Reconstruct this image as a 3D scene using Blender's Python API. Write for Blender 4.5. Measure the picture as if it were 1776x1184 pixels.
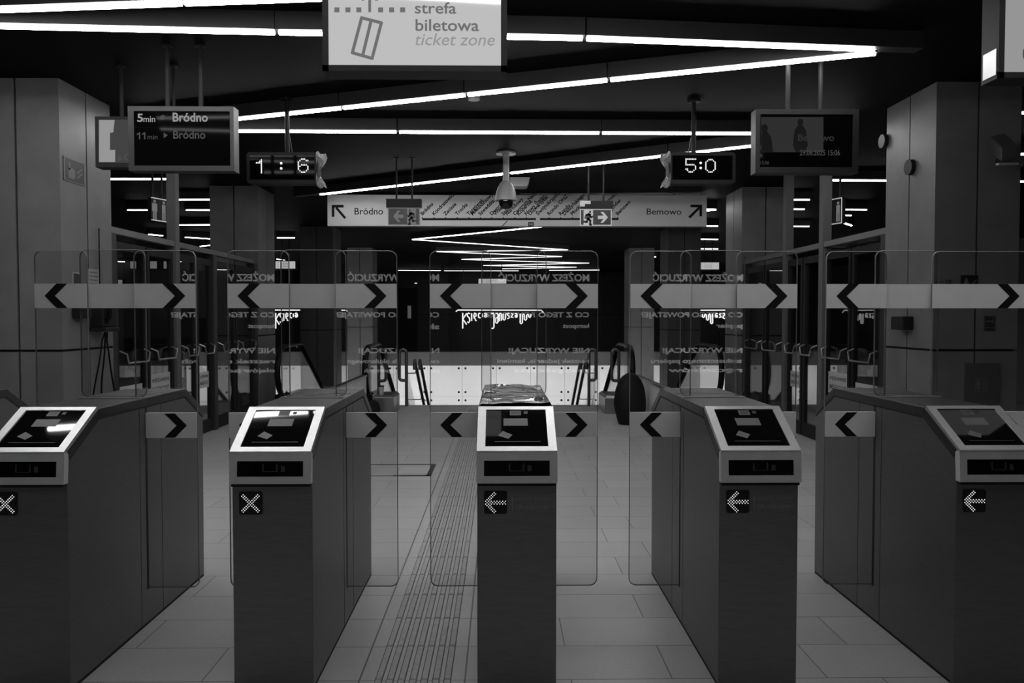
import bpy, bmesh, math, random
from mathutils import Vector, Matrix
random.seed(7)
for o in list(bpy.data.objects):
    bpy.data.objects.remove(o, do_unlink=True)
SC = bpy.context.scene
COL = SC.collection
# ------------------------------------------------------------------ camera
F, H = 1381.0, 1.45
CX, CY = 888.0, 592.0
YAW, PITCH = math.atan(19 / F), math.atan(42 / F)
FWD = Vector((math.sin(YAW) * math.cos(PITCH), math.cos(YAW) * math.cos(PITCH), -math.sin(PITCH)))
RGT = Vector((math.cos(YAW), -math.sin(YAW), 0))
UP = RGT.cross(FWD)
CAM = Vector((0, 0, H))
cd = bpy.data.cameras.new('camera')
cd.sensor_width = 36.0
cd.lens = F * 36.0 / 1776.0
cd.clip_start, cd.clip_end = 0.05, 200
cam = bpy.data.objects.new('camera', cd)
COL.objects.link(cam)
m3 = Matrix((RGT, UP, -FWD)).transposed()
cam.matrix_world = Matrix.Translation(CAM) @ m3.to_4x4()
SC.camera = cam
# ------------------------------------------------------------------ world, exposure
w = bpy.data.worlds.new('world')
SC.world = w
w.use_nodes = True
w.node_tree.nodes['Background'].inputs[0].default_value = (0.5, 0.5, 0.5, 1)
w.node_tree.nodes['Background'].inputs[1].default_value = 0.002
SC.view_settings.view_transform = 'Standard'
SC.view_settings.look = 'None'
SC.view_settings.gamma = 1.0
SC.view_settings.use_curve_mapping = False
SC.view_settings.exposure = 0.0
TUBE = 32.0           # radiance of the ceiling strip lights
try:
    SC.cycles.max_bounces = 8
    SC.cycles.transparent_max_bounces = 24
    SC.cycles.caustics_reflective = False
    SC.cycles.caustics_refractive = False
    SC.cycles.sample_clamp_indirect = 3.0
    SC.cycles.use_adaptive_sampling = False
except Exception:
    pass


def ray(px, py):
    return FWD + RGT * ((px - CX) / F) - UP * ((py - CY) / F)


def atY(px, py, Y):
    d = ray(px, py)
    return CAM + d * (Y / d.y)


def atZ(px, py, Z):
    d = ray(px, py)
    return CAM + d * ((Z - H) / d.z)


# ------------------------------------------------------------------ materials
def new_mat(name):
    m = bpy.data.materials.new(name)
    m.use_nodes = True
    nt = m.node_tree
    for n in list(nt.nodes):
        nt.nodes.remove(n)
    out = nt.nodes.new('ShaderNodeOutputMaterial')
    return m, nt, out


def grey(v):
    return (v, v, v, 1)


def pbr(name, v, rough=0.5, metal=0.0, noise=0.0, nscale=8.0, stretch=None, bump=0.0, emis=0.0, spec=0.5):
    m, nt, out = new_mat(name)
    b = nt.nodes.new('ShaderNodeBsdfPrincipled')
    b.inputs['Base Color'].default_value = grey(v)
    b.inputs['Roughness'].default_value = rough
    b.inputs['Metallic'].default_value = metal
    b.inputs['Specular IOR Level'].default_value = spec
    if emis:
        b.inputs['Emission Color'].default_value = grey(1)
        b.inputs['Emission Strength'].default_value = emis
    if noise or bump:
        tc = nt.nodes.new('ShaderNodeTexCoord')
        mp = nt.nodes.new('ShaderNodeMapping')
        mp.inputs['Scale'].default_value = stretch or (1, 1, 1)
        nz = nt.nodes.new('ShaderNodeTexNoise')
        nz.inputs['Scale'].default_value = nscale
        nz.inputs['Detail'].default_value = 5
        nt.links.new(tc.outputs['Object'], mp.inputs['Vector'])
        nt.links.new(mp.outputs['Vector'], nz.inputs['Vector'])
        if noise:
            r = nt.nodes.new('ShaderNodeMapRange')
            r.inputs['From Min'].default_value = 0.3
            r.inputs['From Max'].default_value = 0.7
            r.inputs['To Min'].default_value = v * (1 - noise)
            r.inputs['To Max'].default_value = v * (1 + noise)
            nt.links.new(nz.outputs['Fac'], r.inputs['Value'])
            nt.links.new(r.outputs['Result'], b.inputs['Base Color'])
        if bump:
            bp = nt.nodes.new('ShaderNodeBump')
            bp.inputs['Strength'].default_value = bump
            bp.inputs['Distance'].default_value = 0.002
            nt.links.new(nz.outputs['Fac'], bp.inputs['Height'])
            nt.links.new(bp.outputs['Normal'], b.inputs['Normal'])
    nt.links.new(b.outputs[0], out.inputs[0])
    return m


def glow(name, s):
    m, nt, out = new_mat(name)
    e = nt.nodes.new('ShaderNodeEmission')
    e.inputs[0].default_value = grey(1)
    e.inputs[1].default_value = s
    nt.links.new(e.outputs[0], out.inputs[0])
    return m


def glass_mat(name, tint=0.93, boost=1.0):
    m, nt, out = new_mat(name)
    L = nt.links.new
    geo = nt.nodes.new('ShaderNodeNewGeometry')
    dot = nt.nodes.new('ShaderNodeVectorMath'); dot.operation = 'DOT_PRODUCT'
    L(geo.outputs['Incoming'], dot.inputs[0]); L(geo.outputs['Normal'], dot.inputs[1])
    ab = nt.nodes.new('ShaderNodeMath'); ab.operation = 'ABSOLUTE'
    L(dot.outputs['Value'], ab.inputs[0])
    inv = nt.nodes.new('ShaderNodeMath'); inv.operation = 'SUBTRACT'; inv.inputs[0].default_value = 1
    L(ab.outputs[0], inv.inputs[1])
    p5 = nt.nodes.new('ShaderNodeMath'); p5.operation = 'POWER'; p5.inputs[1].default_value = 5
    L(inv.outputs[0], p5.inputs[0])
    ml = nt.nodes.new('ShaderNodeMath'); ml.operation = 'MULTIPLY_ADD'
    ml.inputs[1].default_value = 0.955; ml.inputs[2].default_value = 0.045 * boost
    ml.use_clamp = True
    L(p5.outputs[0], ml.inputs[0])
    tr = nt.nodes.new('ShaderNodeBsdfTransparent'); tr.inputs[0].default_value = grey(tint)
    gl = nt.nodes.new('ShaderNodeBsdfGlossy'); gl.inputs[0].default_value = grey(1); gl.inputs['Roughness'].default_value = 0.0
    mx = nt.nodes.new('ShaderNodeMixShader')
    L(ml.outputs[0], mx.inputs[0]); L(tr.outputs[0], mx.inputs[1]); L(gl.outputs[0], mx.inputs[2])
    L(mx.outputs[0], out.inputs[0])
    return m


def mathn(nt, op, a, b=None, c=None):
    n = nt.nodes.new('ShaderNodeMath')
    n.operation = op
    for i, v in enumerate((a, b, c)):
        if v is None:
            continue
        if isinstance(v, (int, float)):
            n.inputs[i].default_value = v
        else:
            nt.links.new(v, n.inputs[i])
    return n.outputs[0]


def floor_mat():
    m, nt, out = new_mat('granite_tiles')
    L = nt.links.new
    tc = nt.nodes.new('ShaderNodeTexCoord')
    sp = nt.nodes.new('ShaderNodeSeparateXYZ')
    L(tc.outputs['Object'], sp.inputs[0])
    x, y = sp.outputs[0], sp.outputs[1]
    row = mathn(nt, 'DIVIDE', mathn(nt, 'SUBTRACT', y, 3.145 - 0.325 * 40), 0.325)
    ri = mathn(nt, 'FLOOR', row)
    rf = mathn(nt, 'SUBTRACT', row, ri)
    odd = mathn(nt, 'MODULO', ri, 2.0)
    xo = mathn(nt, 'ADD', mathn(nt, 'SUBTRACT', x, 0.687 - 0.627 * 40), mathn(nt, 'MULTIPLY', odd, 0.407))
    ct = mathn(nt, 'DIVIDE', xo, 0.627)
    ci = mathn(nt, 'FLOOR', ct)
    cf = mathn(nt, 'SUBTRACT', ct, ci)
    # joint distances in metres
    dr = mathn(nt, 'MULTIPLY', mathn(nt, 'MINIMUM', rf, mathn(nt, 'SUBTRACT', 1.0, rf)), 0.325)
    dc = mathn(nt, 'MULTIPLY', mathn(nt, 'MINIMUM', cf, mathn(nt, 'SUBTRACT', 1.0, cf)), 0.627)
    # inside the guiding strip the cross joints at its sides only
    ins = mathn(nt, 'MULTIPLY', mathn(nt, 'GREATER_THAN', x, -0.567), mathn(nt, 'LESS_THAN', x, -0.145))
    ds = mathn(nt, 'MINIMUM', mathn(nt, 'ABSOLUTE', mathn(nt, 'ADD', x, 0.567)), mathn(nt, 'ABSOLUTE', mathn(nt, 'ADD', x, 0.145)))
    dc2 = mathn(nt, 'ADD', dc, mathn(nt, 'MULTIPLY', ins, 1.0))
    d = mathn(nt, 'MINIMUM', mathn(nt, 'MINIMUM', dr, dc2), ds)
    joint = mathn(nt, 'MAXIMUM', mathn(nt, 'LESS_THAN', d, 0.0022), mathn(nt, 'LESS_THAN', ds, 0.0036))
    wn = nt.nodes.new('ShaderNodeTexWhiteNoise')
    wn.noise_dimensions = '2D'
    cb = nt.nodes.new('ShaderNodeCombineXYZ')
    L(ri, cb.inputs[0]); L(ci, cb.inputs[1]); L(cb.outputs[0], wn.inputs['Vector'])
    nz = nt.nodes.new('ShaderNodeTexNoise'); nz.inputs['Scale'].default_value = 55; nz.inputs['Detail'].default_value = 6
    L(tc.outputs['Object'], nz.inputs['Vector'])
    n2 = nt.nodes.new('ShaderNodeTexNoise'); n2.inputs['Scale'].default_value = 1.2; n2.inputs['Detail'].default_value = 3
    L(tc.outputs['Object'], n2.inputs['Vector'])
    base = mathn(nt, 'ADD', mathn(nt, 'MULTIPLY_ADD', wn.outputs[0], 0.05, 0.38), mathn(nt, 'MULTIPLY', mathn(nt, 'SUBTRACT', nz.outputs['Fac'], 0.5), 0.12))
    base = mathn(nt, 'ADD', base, mathn(nt, 'MULTIPLY', mathn(nt, 'SUBTRACT', n2.outputs['Fac'], 0.5), 0.08))
    col = mathn(nt, 'MULTIPLY', base, mathn(nt, 'SUBTRACT', 1.0, mathn(nt, 'MULTIPLY', joint, 0.85)))
    b = nt.nodes.new('ShaderNodeBsdfPrincipled')
    L(col, b.inputs['Base Color'])
    rgh = mathn(nt, 'MULTIPLY_ADD', nz.outputs['Fac'], 0.15, 0.24)
    L(rgh, b.inputs['Roughness'])
    bp = nt.nodes.new('ShaderNodeBump'); bp.inputs['Strength'].default_value = 0.35; bp.inputs['Distance'].default_value = 0.002
    L(mathn(nt, 'SUBTRACT', 1.0, joint), bp.inputs['Height'])
    L(bp.outputs[0], b.inputs['Normal'])
    L(b.outputs[0], out.inputs[0])
    return m


def ceiling_mat():
    m, nt, out = new_mat('black_slatted_ceiling')
    L = nt.links.new
    tc = nt.nodes.new('ShaderNodeTexCoord')
    sp = nt.nodes.new('ShaderNodeSeparateXYZ')
    L(tc.outputs['Object'], sp.inputs[0])
    f = mathn(nt, 'FRACT', mathn(nt, 'DIVIDE', sp.outputs[1], 0.12))
    g = mathn(nt, 'LESS_THAN', f, 0.12)
    f2 = mathn(nt, 'FRACT', mathn(nt, 'DIVIDE', mathn(nt, 'ADD', sp.outputs[0], 20.0), 1.9))
    g2 = mathn(nt, 'LESS_THAN', f2, 0.006)
    gg = mathn(nt, 'MAXIMUM', g, g2)
    b = nt.nodes.new('ShaderNodeBsdfPrincipled')
    L(mathn(nt, 'MULTIPLY_ADD', gg, -0.004, 0.005), b.inputs['Base Color'])
    b.inputs['Roughness'].default_value = 0.6
    b.inputs['Specular IOR Level'].default_value = 0.04
    L(b.outputs[0], out.inputs[0])
    return m


M = {}
M['floor'] = floor_mat()
M['ceiling'] = ceiling_mat()
M['tactile'] = pbr('tactile_stone', 0.34, 0.4, noise=0.15, nscale=40)
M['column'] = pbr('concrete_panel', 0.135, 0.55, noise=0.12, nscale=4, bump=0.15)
M['seam'] = pbr('dark_joint', 0.012, 0.9)
M['wall'] = pbr('dark_wall_panel', 0.025, 0.5, noise=0.2, nscale=2)
M['wall_light'] = pbr('grey_wall_panel', 0.03, 0.5, noise=0.15, nscale=2)
M['body'] = pbr('brushed_dark_steel', 0.17, 0.42, 0.8, noise=0.08, nscale=14, stretch=(1, 1, 8), bump=0.06)
M['lid'] = pbr('brushed_steel_lid', 0.075, 0.36, 0.85, noise=0.08, nscale=20, stretch=(8, 1, 1))
M['steel'] = pbr('bright_brushed_steel', 0.62, 0.36, 0.85, noise=0.05, nscale=30, stretch=(1, 6, 1))
M['bezel'] = pbr('satin_steel', 0.55, 0.5, 0.35, noise=0.05, nscale=30)
M['rail_steel'] = pbr('rail_steel', 0.32, 0.32, 0.9)
M['guard'] = pbr('dark_tube_steel', 0.12, 0.35, 0.8)
M['black_gloss'] = pbr('black_glass', 0.004, 0.03, spec=0.5)
M['black'] = pbr('black_paint', 0.008, 0.6, spec=0.3)
M['rubber'] = pbr('black_rubber', 0.004, 0.4, spec=0.15)
M['dark'] = pbr('dark_metal', 0.03, 0.5, 0.2)
M['housing'] = pbr('lamp_housing', 0.026, 0.5, 0.2)
M['display_frame'] = pbr('display_casing', 0.022, 0.45, 0.3)
M['film'] = pbr('frosted_film', 0.66, 0.55, noise=0.04, nscale=12)
M['ink'] = pbr('black_print', 0.006, 0.6, spec=0.2)
M['mark'] = pbr('grey_print', 0.3, 0.5)
M['mark_dim'] = pbr('dim_print', 0.12, 0.5)
M['paper'] = pbr('paper_notice', 0.5, 0.7)
M['cream'] = pbr('white_plastic', 0.55, 0.4)
M['camera_grey'] = pbr('grey_plastic', 0.3, 0.4)
M['whiteglass'] = pbr('white_glass_panel', 0.82, 0.35, noise=0.02, nscale=1.5)
M['kerb'] = pbr('grey_kerb', 0.05, 0.5)
M['guide'] = pbr('light_metal_panel', 0.75, 0.5, 0.0, noise=0.05, nscale=6)
M['glass'] = glass_mat('clear_glass')
M['glass_dark'] = glass_mat('balustrade_glass', 0.9)
M['edge'] = pbr('polished_glass_edge', 0.16, 0.3, emis=0.0)
M['wrap'] = pbr('clear_wrap', 0.4, 0.1, 0.85)
M['foil'] = pbr('crumpled_film', 0.16, 0.3)
M['tube'] = glow('lamp_tube', TUBE)
M['tube_far'] = glow('lamp_tube_aisle', TUBE * 0.3)
M['tube_end'] = glow('lamp_tube_far_end', TUBE * 0.1)
M['fascia_fill_tube'] = glow('fascia_fill_lamp', 62.0)
M['signface'] = pbr('backlit_sign_face', 0.02, 0.06, emis=0.5)
M['signink'] = glow('backlit_sign_print', 0.155)
M['signink2'] = glow('backlit_sign_pale_print', 0.30)
M['signgrey'] = glow('backlit_sign_grey', 0.055)
M['signdim'] = glow('backlit_sign_dim_face', 0.30)
M['lit'] = glow('bright_lit_sign', 0.55)
M['shop'] = glow('lit_window', 0.22)
M['led'] = glow('led_dot', 1.3)
M['led_gate'] = glow('led_gate_dot', 0.8)
M['neon'] = glow('neon_tube', 1.2)
M['lcd'] = glow('lcd_text', 0.30)
M['lcd_dim'] = glow('lcd_dim_text', 0.075)
M['lcd_pic'] = glow('lcd_picture', 0.028)
M['lcd_pic_dark'] = glow('lcd_picture_dark', 0.009)
M['lcd_grey'] = glow('lcd_grey_text', 0.05)
M['mapboard'] = pbr('map_board', 0.72, 0.3, noise=0.03, nscale=2)
M['exit_green'] = pbr('exit_sign_colour', 0.014, 0.4)
M['exit_white'] = glow('exit_sign_white', 0.45)
M['exit_dim'] = glow('exit_sign_dim', 0.15)
M['poster'] = pbr('poster_board', 0.035, 0.5)
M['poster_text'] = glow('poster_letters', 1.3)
M['column_far'] = pbr('concrete_panel_darker', 0.06, 0.55, noise=0.12, nscale=4)  # column concrete in a darker tone, for the far columns
M['icon'] = pbr('reader_print', 0.10, 0.5)
M['icon_dim'] = pbr('reader_dim_print', 0.03, 0.5)
M['front_print'] = pbr('front_print', 0.2, 0.5)
M['post'] = pbr('frame_post', 0.10, 0.5)
M['screen'] = pbr('matt_screen', 0.002, 0.05, spec=0.03)
M['camera_dark'] = pbr('dark_camera_grey', 0.07, 0.5)
M['cabinet'] = pbr('cabinet_grey', 0.06, 0.6)
M['stair'] = pbr('stair_stone', 0.15, 0.5)
M['cup'] = pbr('paper_cup', 0.55, 0.5)


# ------------------------------------------------------------------ mesh builder
class MB:
    def __init__(s):
        s.v, s.f, s.m = [], [], []

    def add(s, verts, faces, m=0):
        n = len(s.v)
        s.v += [tuple(p) for p in verts]
        for f in faces:
            s.f.append(tuple(i + n for i in f))
            s.m.append(m)
        return s

    def hexa(s, p, m=0):   # 8 points: bottom 4 ccw, top 4
        return s.add(p, [(3, 2, 1, 0), (4, 5, 6, 7), (0, 1, 5, 4), (1, 2, 6, 5), (2, 3, 7, 6), (3, 0, 4, 7)], m)

    def box(s, x0, x1, y0, y1, z0, z1, m=0):
        return s.hexa([(x0, y0, z0), (x1, y0, z0), (x1, y1, z0), (x0, y1, z0), (x0, y0, z1), (x1, y0, z1), (x1, y1, z1), (x0, y1, z1)], m)

    def prism(s, pts, mp, a, b, m=0):
        """extrude 2D polygon; mp(u,v,t) -> xyz"""
        n = len(pts)
        ar = sum(pts[i][0] * pts[(i + 1) % n][1] - pts[(i + 1) % n][0] * pts[i][1] for i in range(n))
        if ar < 0:
            pts = pts[::-1]
        vs = [mp(u, v, a) for u, v in pts] + [mp(u, v, b) for u, v in pts]
        fs = [tuple(range(n))[::-1], tuple(range(n, 2 * n))]
        fs += [(i, (i + 1) % n, n + (i + 1) % n, n + i) for i in range(n)]
        return s.add(vs, fs, m)

    def px(s, pts, x0, x1, m=0):      # (y,z) polygon along x
        return s.prism(pts, lambda u, v, t: (t, u, v), x0, x1, m)

    def py(s, pts, y0, y1, m=0):      # (x,z) polygon along y
        return s.prism(pts, lambda u, v, t: (u, t, v), y0, y1, m)

    def pz(s, pts, z0, z1, m=0):      # (x,y) polygon along z
        return s.prism(pts, lambda u, v, t: (u, v, t), z0, z1, m)

    def tube(s, path, r, n=10, closed=False, m=0, squash=1.0, side=None):
        P = [Vector(p) for p in path]
        k = len(P)
        rings = []
        prev = None
        for i in range(k):
            a = P[i - 1] if (i > 0 or closed) else P[i]
            b = P[(i + 1) % k] if (i < k - 1 or closed) else P[i]
            t = (b - a).normalized()
            if side is not None:
                u = Vector(side)
            elif prev is None:
                u = t.orthogonal().normalized()
            else:
                u = prev
            u = (u - t * u.dot(t)).normalized()
            v = t.cross(u)
            prev = u
            rings.append([P[i] + u * (r * math.cos(2 * math.pi * j / n)) + v * (r * squash * math.sin(2 * math.pi * j / n)) for j in range(n)])
        vs = [p for rg in rings for p in rg]
        fs = []
        for i in range(k if closed else k - 1):
            for j in range(n):
                a, b = i * n + j, i * n + (j + 1) % n
                c, d = ((i + 1) % k) * n + (j + 1) % n, ((i + 1) % k) * n + j
                fs.append((a, b, c, d))
        if not closed:
            fs.append(tuple(range(n))[::-1])
            fs.append(tuple((k - 1) * n + j for j in range(n)))
        return s.add(vs, fs, m)

    def lathe(s, prof, c, n=24, m=0):
        vs, fs = [], []
        for r, z in prof:
            for j in range(n):
                a = 2 * math.pi * j / n
                vs.append((c[0] + r * math.cos(a), c[1] + r * math.sin(a), c[2] + z))
        for i in range(len(prof) - 1):
            for j in range(n):
                fs.append((i * n + j, i * n + (j + 1) % n, (i + 1) * n + (j + 1) % n, (i + 1) * n + j))
        fs.append(tuple(range(n))[::-1])
        fs.append(tuple((len(prof) - 1) * n + j for j in range(n)))
        return s.add(vs, fs, m)

    def build(s, name, mats, parent=None, loc=None, smooth=False, bevel=0.0):
        me = bpy.data.meshes.new(name)
        off = Vector((0, 0, 0))
        if parent is not None:
            q = parent
            while q is not None:
                off += q.location
                q = q.parent
        elif loc is not None:
            off = Vector(loc)
        me.from_pydata([tuple(Vector(p) - off) for p in s.v], [], s.f)
        if not isinstance(mats, (list, tuple)):
            mats = [mats]
        for mm in mats:
            me.materials.append(M[mm] if isinstance(mm, str) else mm)
        for p, mi in zip(me.polygons, s.m):
            p.material_index = mi
            p.use_smooth = smooth
        bm = bmesh.new()
        bm.from_mesh(me)
        bmesh.ops.recalc_face_normals(bm, faces=bm.faces)
        bm.to_mesh(me)
        bm.free()
        if smooth:
            try:
                me.set_sharp_from_angle(angle=math.radians(40))
            except Exception:
                pass
        me.update()
        o = bpy.data.objects.new(name, me)
        COL.objects.link(o)
        if parent is not None:
            o.parent = parent
        elif loc is not None:
            o.location = loc
        if bevel:
            bv = o.modifiers.new('bevel', 'BEVEL')
            bv.width = bevel
            bv.segments = 2
            bv.limit_method = 'ANGLE'
        return o


def tag(o, label=None, cat=None, group=None, kind=None):
    if label: o['label'] = label
    if cat: o['category'] = cat
    if group: o['group'] = group
    if kind: o['kind'] = kind
    return o


def thing(name, label, cat, loc, group=None):
    o = bpy.data.objects.new(name, None)
    o.empty_display_size = 0.1
    o.location = loc
    COL.objects.link(o)
    return tag(o, label, cat, group)


def structure(mb, name, mats, **k):
    o = mb.build(name, mats, **k)
    o['kind'] = 'structure'
    return o


# ------------------------------------------------------------------ lettering
_tc = {}


def glyphs(s, bold=0.0, shear=0.0):
    key = (s, bold, shear)
    if key not in _tc:
        cu = bpy.data.curves.new('lettering', 'FONT')
        cu.body = s
        cu.size = 1.0
        cu.offset = bold
        cu.shear = shear
        cu.resolution_u = 3
        ob = bpy.data.objects.new('lettering_source', cu)
        COL.objects.link(ob)
        bpy.context.view_layer.update()
        dg = bpy.context.evaluated_depsgraph_get()
        me = bpy.data.meshes.new_from_object(ob.evaluated_get(dg))
        V = [(p.co.x, p.co.y) for p in me.vertices]
        Fc = [tuple(p.vertices) for p in me.polygons]
        bpy.data.objects.remove(ob, do_unlink=True)
        bpy.data.curves.remove(cu)
        bpy.data.meshes.remove(me)
        _tc[key] = (V, Fc)
    return _tc[key]


def write(mb, s, mp, u0, u1, v0, v1, bold=0.0, shear=0.0, m=0, keep=False):
    """put the string's own bounding box onto [u0,u1]x[v0,v1]; mp(u,v)->xyz. keep: scale by height, left aligned"""
    V, Fc = glyphs(s, bold, shear)
    if not V:
        return
    xa, xb = min(p[0] for p in V), max(p[0] for p in V)
    ya, yb = min(p[1] for p in V), max(p[1] for p in V)
    sy = (v1 - v0) / max(1e-6, yb - ya)
    sx = (sy if u1 is None or keep else (u1 - u0) / max(1e-6, xb - xa))
    if keep and u1 is not None and u1 < u0:
        sx = -sx
    mb.add([mp(u0 + (p[0] - xa) * sx, v0 + (p[1] - ya) * sy) for p in V], Fc, m)


def front(Y):
    return lambda u, v: (u, Y, v)


def wpx(mb, s, Y, px0, px1, py0, py1, dy=0.0, bold=0.0, shear=0.0, m=0):
    """write text facing the viewer at depth Y inside the pixel box"""
    a = atY(px0, py1, Y); b = atY(px1, py0, Y)
    write(mb, s, front(Y - dy), a.x, b.x, a.z, b.z, bold, shear, m)


def stroke(pts, wd, closed=False):
    """quads for a polyline in 2D"""
    out = []
    n = len(pts)
    for i in range(n if closed else n - 1):
        (x0, y0), (x1, y1) = pts[i], pts[(i + 1) % n]
        l = math.hypot(x1 - x0, y1 - y0) or 1e-9
        tx, ty = (x1 - x0) / l * wd / 2, (y1 - y0) / l * wd / 2
        nx, ny = -ty, tx
        x0 -= tx * 0.6; y0 -= ty * 0.6; x1 += tx * 0.6; y1 += ty * 0.6
        out.append([(x0 + nx, y0 + ny), (x0 - nx, y0 - ny), (x1 - nx, y1 - ny), (x1 + nx, y1 + ny)])
    return out


def circle(cx, cy, r, n=16):
    return [(cx + r * math.cos(2 * math.pi * i / n), cy + r * math.sin(2 * math.pi * i / n)) for i in range(n)]


def rrect(x0, x1, y0, y1, r, n=5):
    out = []
    for cx, cy, a0 in ((x1 - r, y1 - r, 0), (x0 + r, y1 - r, 90), (x0 + r, y0 + r, 180), (x1 - r, y0 + r, 270)):
        for i in range(n + 1):
            a = math.radians(a0 + 90 * i / n)
            out.append((cx + r * math.cos(a), cy + r * math.sin(a)))
    return out


# ------------------------------------------------------------------ setting
ZC = 3.42          # ceiling
EDGE = 13.15       # where the concourse floor ends above the stairs
b = MB(); b.box(-13, 13, -6, EDGE, -0.35, 0)
structure(b, 'floor', 'floor')
b = MB(); b.box(-13, 13, 24.0, 35, -0.35, 0)
structure(b, 'floor_far', 'floor')
b = MB(); b.box(-13, 13, 10, 35, -5.4, -5.2)
structure(b, 'floor_platform', 'wall')
b = MB(); b.box(-13, 13, -6, 35, ZC, ZC + 0.15)
structure(b, 'ceiling', 'ceiling')
b = MB(); b.box(-13.2, -13, -6, 35, -5.2, ZC)
structure(b, 'wall_left', 'wall')
b = MB(); b.box(13, 13.2, -6, 35, -5.2, ZC)
structure(b, 'wall_right', 'wall')
b = MB(); b.box(-13, 13, -6.2, -6, 0, ZC)
structure(b, 'wall_rear', 'wall')
# far end wall with two tones of panel and joints
b = MB(); b.box(-13, 13, 34, 34.2, 0, ZC)
for i in range(-12, 13):
    b.box(i * 1.0 + 0.35, i * 1.0 + 0.36, 33.985, 34.0, 0, ZC, 1)
b.box(-13, 13, 33.985, 34.0, 1.55, 1.57, 1)
structure(b, 'wall_far', ['wall_light', 'seam'])
b = MB(); b.box(-13, 13, EDGE - 0.02, EDGE, -5.2, -0.35)
structure(b, 'wall_pit', 'wall')

# far white fascia of bolted glass panels below the far floor
b = MB()
for i in range(-9, 10):
    x0 = i * 1.032 - 0.14
    b.box(x0 + 0.004, x0 + 1.028, 23.95, 24.0, -0.93, -0.005, 0)
    b.box(x0 + 0.004, x0 + 1.028, 23.95, 24.0, -1.9, -0.935, 0)
    for z in (-0.085, -0.80, -1.05):
        for dx in (0.1, 0.93):
            vs = circle(x0 + dx, z, 0.034, 10)
            b.py(vs, 23.93, 23.951, 1)
b.box(-9.5, 9.8, 23.985, 24.0, -1.9, -0.004, 1)
structure(b, 'wall_fascia', ['whiteglass', 'seam'])
b = MB(); b.box(-9.5, 9.8, 23.9, 24.2, 0.0, 0.40)
b.box(-9.5, 9.8, 23.88, 24.22, 0.38, 0.41)
structure(b, 'trim_kerb', 'kerb')
b = MB(); b.box(-12, 12, 24.2, 33.9, -2.3, -2.2); b.box(-12, 12, 24.0, 24.1, -2.2, -0.35)
structure(b, 'wall_slab', 'wall')

# guiding strip for the blind in the floor
b = MB()
for i in range(7):
    cx = -0.49 + i * 0.0458
    for k in range(int((EDGE - 1.2 + 1.0) / 0.325)):
        y0 = 3.145 + (k - 8) * 0.325
        if y0 + 0.32 > EDGE - 0.4:
            break
        b.px([(y0 + 0.004, 0.0), (y0 + 0.321, 0.0), (y0 + 0.316, 0.005), (y0 + 0.009, 0.005)], cx - 0.011, cx + 0.011)
        for sg_ in (-1, 1):
            b.box(cx + sg_ * 0.0135 - 0.0019, cx + sg_ * 0.0135 + 0.0019, y0 + 0.002, y0 + 0.323, 0.0, 0.0006, 1)
structure(b, 'trim_tactile_ribs', ['tactile', 'dark'])
b = MB()
for r_ in range(2):
    for i in range(42):
        b.lathe([(0.018, 0), (0.016, 0.004), (0.009, 0.006)], (-1.4 + i * 0.068 + 0.034 * r_, EDGE - 0.20 - 0.07 * r_, 0.0), 8)
structure(b, 'trim_tactile_studs', 'tactile')
# inspection cover flush in the floor
h = MB()
a = atZ(745, 826, 0); c = atZ(756, 805, 0)
x1 = -0.64
for q in ((x1 - 1.0, x1, 7.80, 7.83), (x1 - 0.35, x1, 7.24, 7.29), (x1 - 1.0, x1 - 0.35, 7.25, 7.262), (x1 - 0.045, x1, 7.24, 7.83)):
    h.box(q[0], q[1], q[2], q[3], 0.0, 0.003)
tag(h.build('inspection_cover', 'dark', loc=(x1 - 0.5, 7.5, 0)), 'flush floor access cover with dark metal edging left of the guiding strip', 'floor cover')


def column(x_in, y0, side, depth=0.86, wide=0.72, base=0.0, mat='column'):
    """x_in: inner face; side -1 left / 1 right"""
    xa, xb = (x_in - wide, x_in) if side < 0 else (x_in, x_in + wide)
    b = MB()
    g = 0.009
    xm, ym = (xa + xb) / 2, y0 + depth / 2
    b.box(xa + 0.02, xb - 0.02, y0 + 0.02, y0 + depth - 0.02, base, ZC, 1)
    for (z0, z1) in ((base, 1.161), (1.181, ZC)):
        for (p, q) in ((xa, xm - g), (xm + g, xb)):
            for (r, t) in ((y0, ym - g), (ym + g, y0 + depth)):
                b.box(p, q, r, t, z0, z1, 0)
    return structure(b, 'column', [mat, 'seam'], loc=(xm, ym, base))


COLS = []
for side in (-1, 1):
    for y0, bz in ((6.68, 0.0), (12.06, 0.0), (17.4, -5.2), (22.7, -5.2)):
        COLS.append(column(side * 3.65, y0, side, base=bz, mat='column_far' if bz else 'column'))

# central stairs
b = MB()
for k in range(26):
    y0 = EDGE + k * 0.30
    b.box(-1.36, 1.36, y0, y0 + 0.30, -0.17 * (k + 1) - 0.25, -0.17 * (k + 1))
structure(b, 'floor_stairs', 'stair')

# ------------------------------------------------------------------ ceiling strip lights
ZL = 3.30


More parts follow.
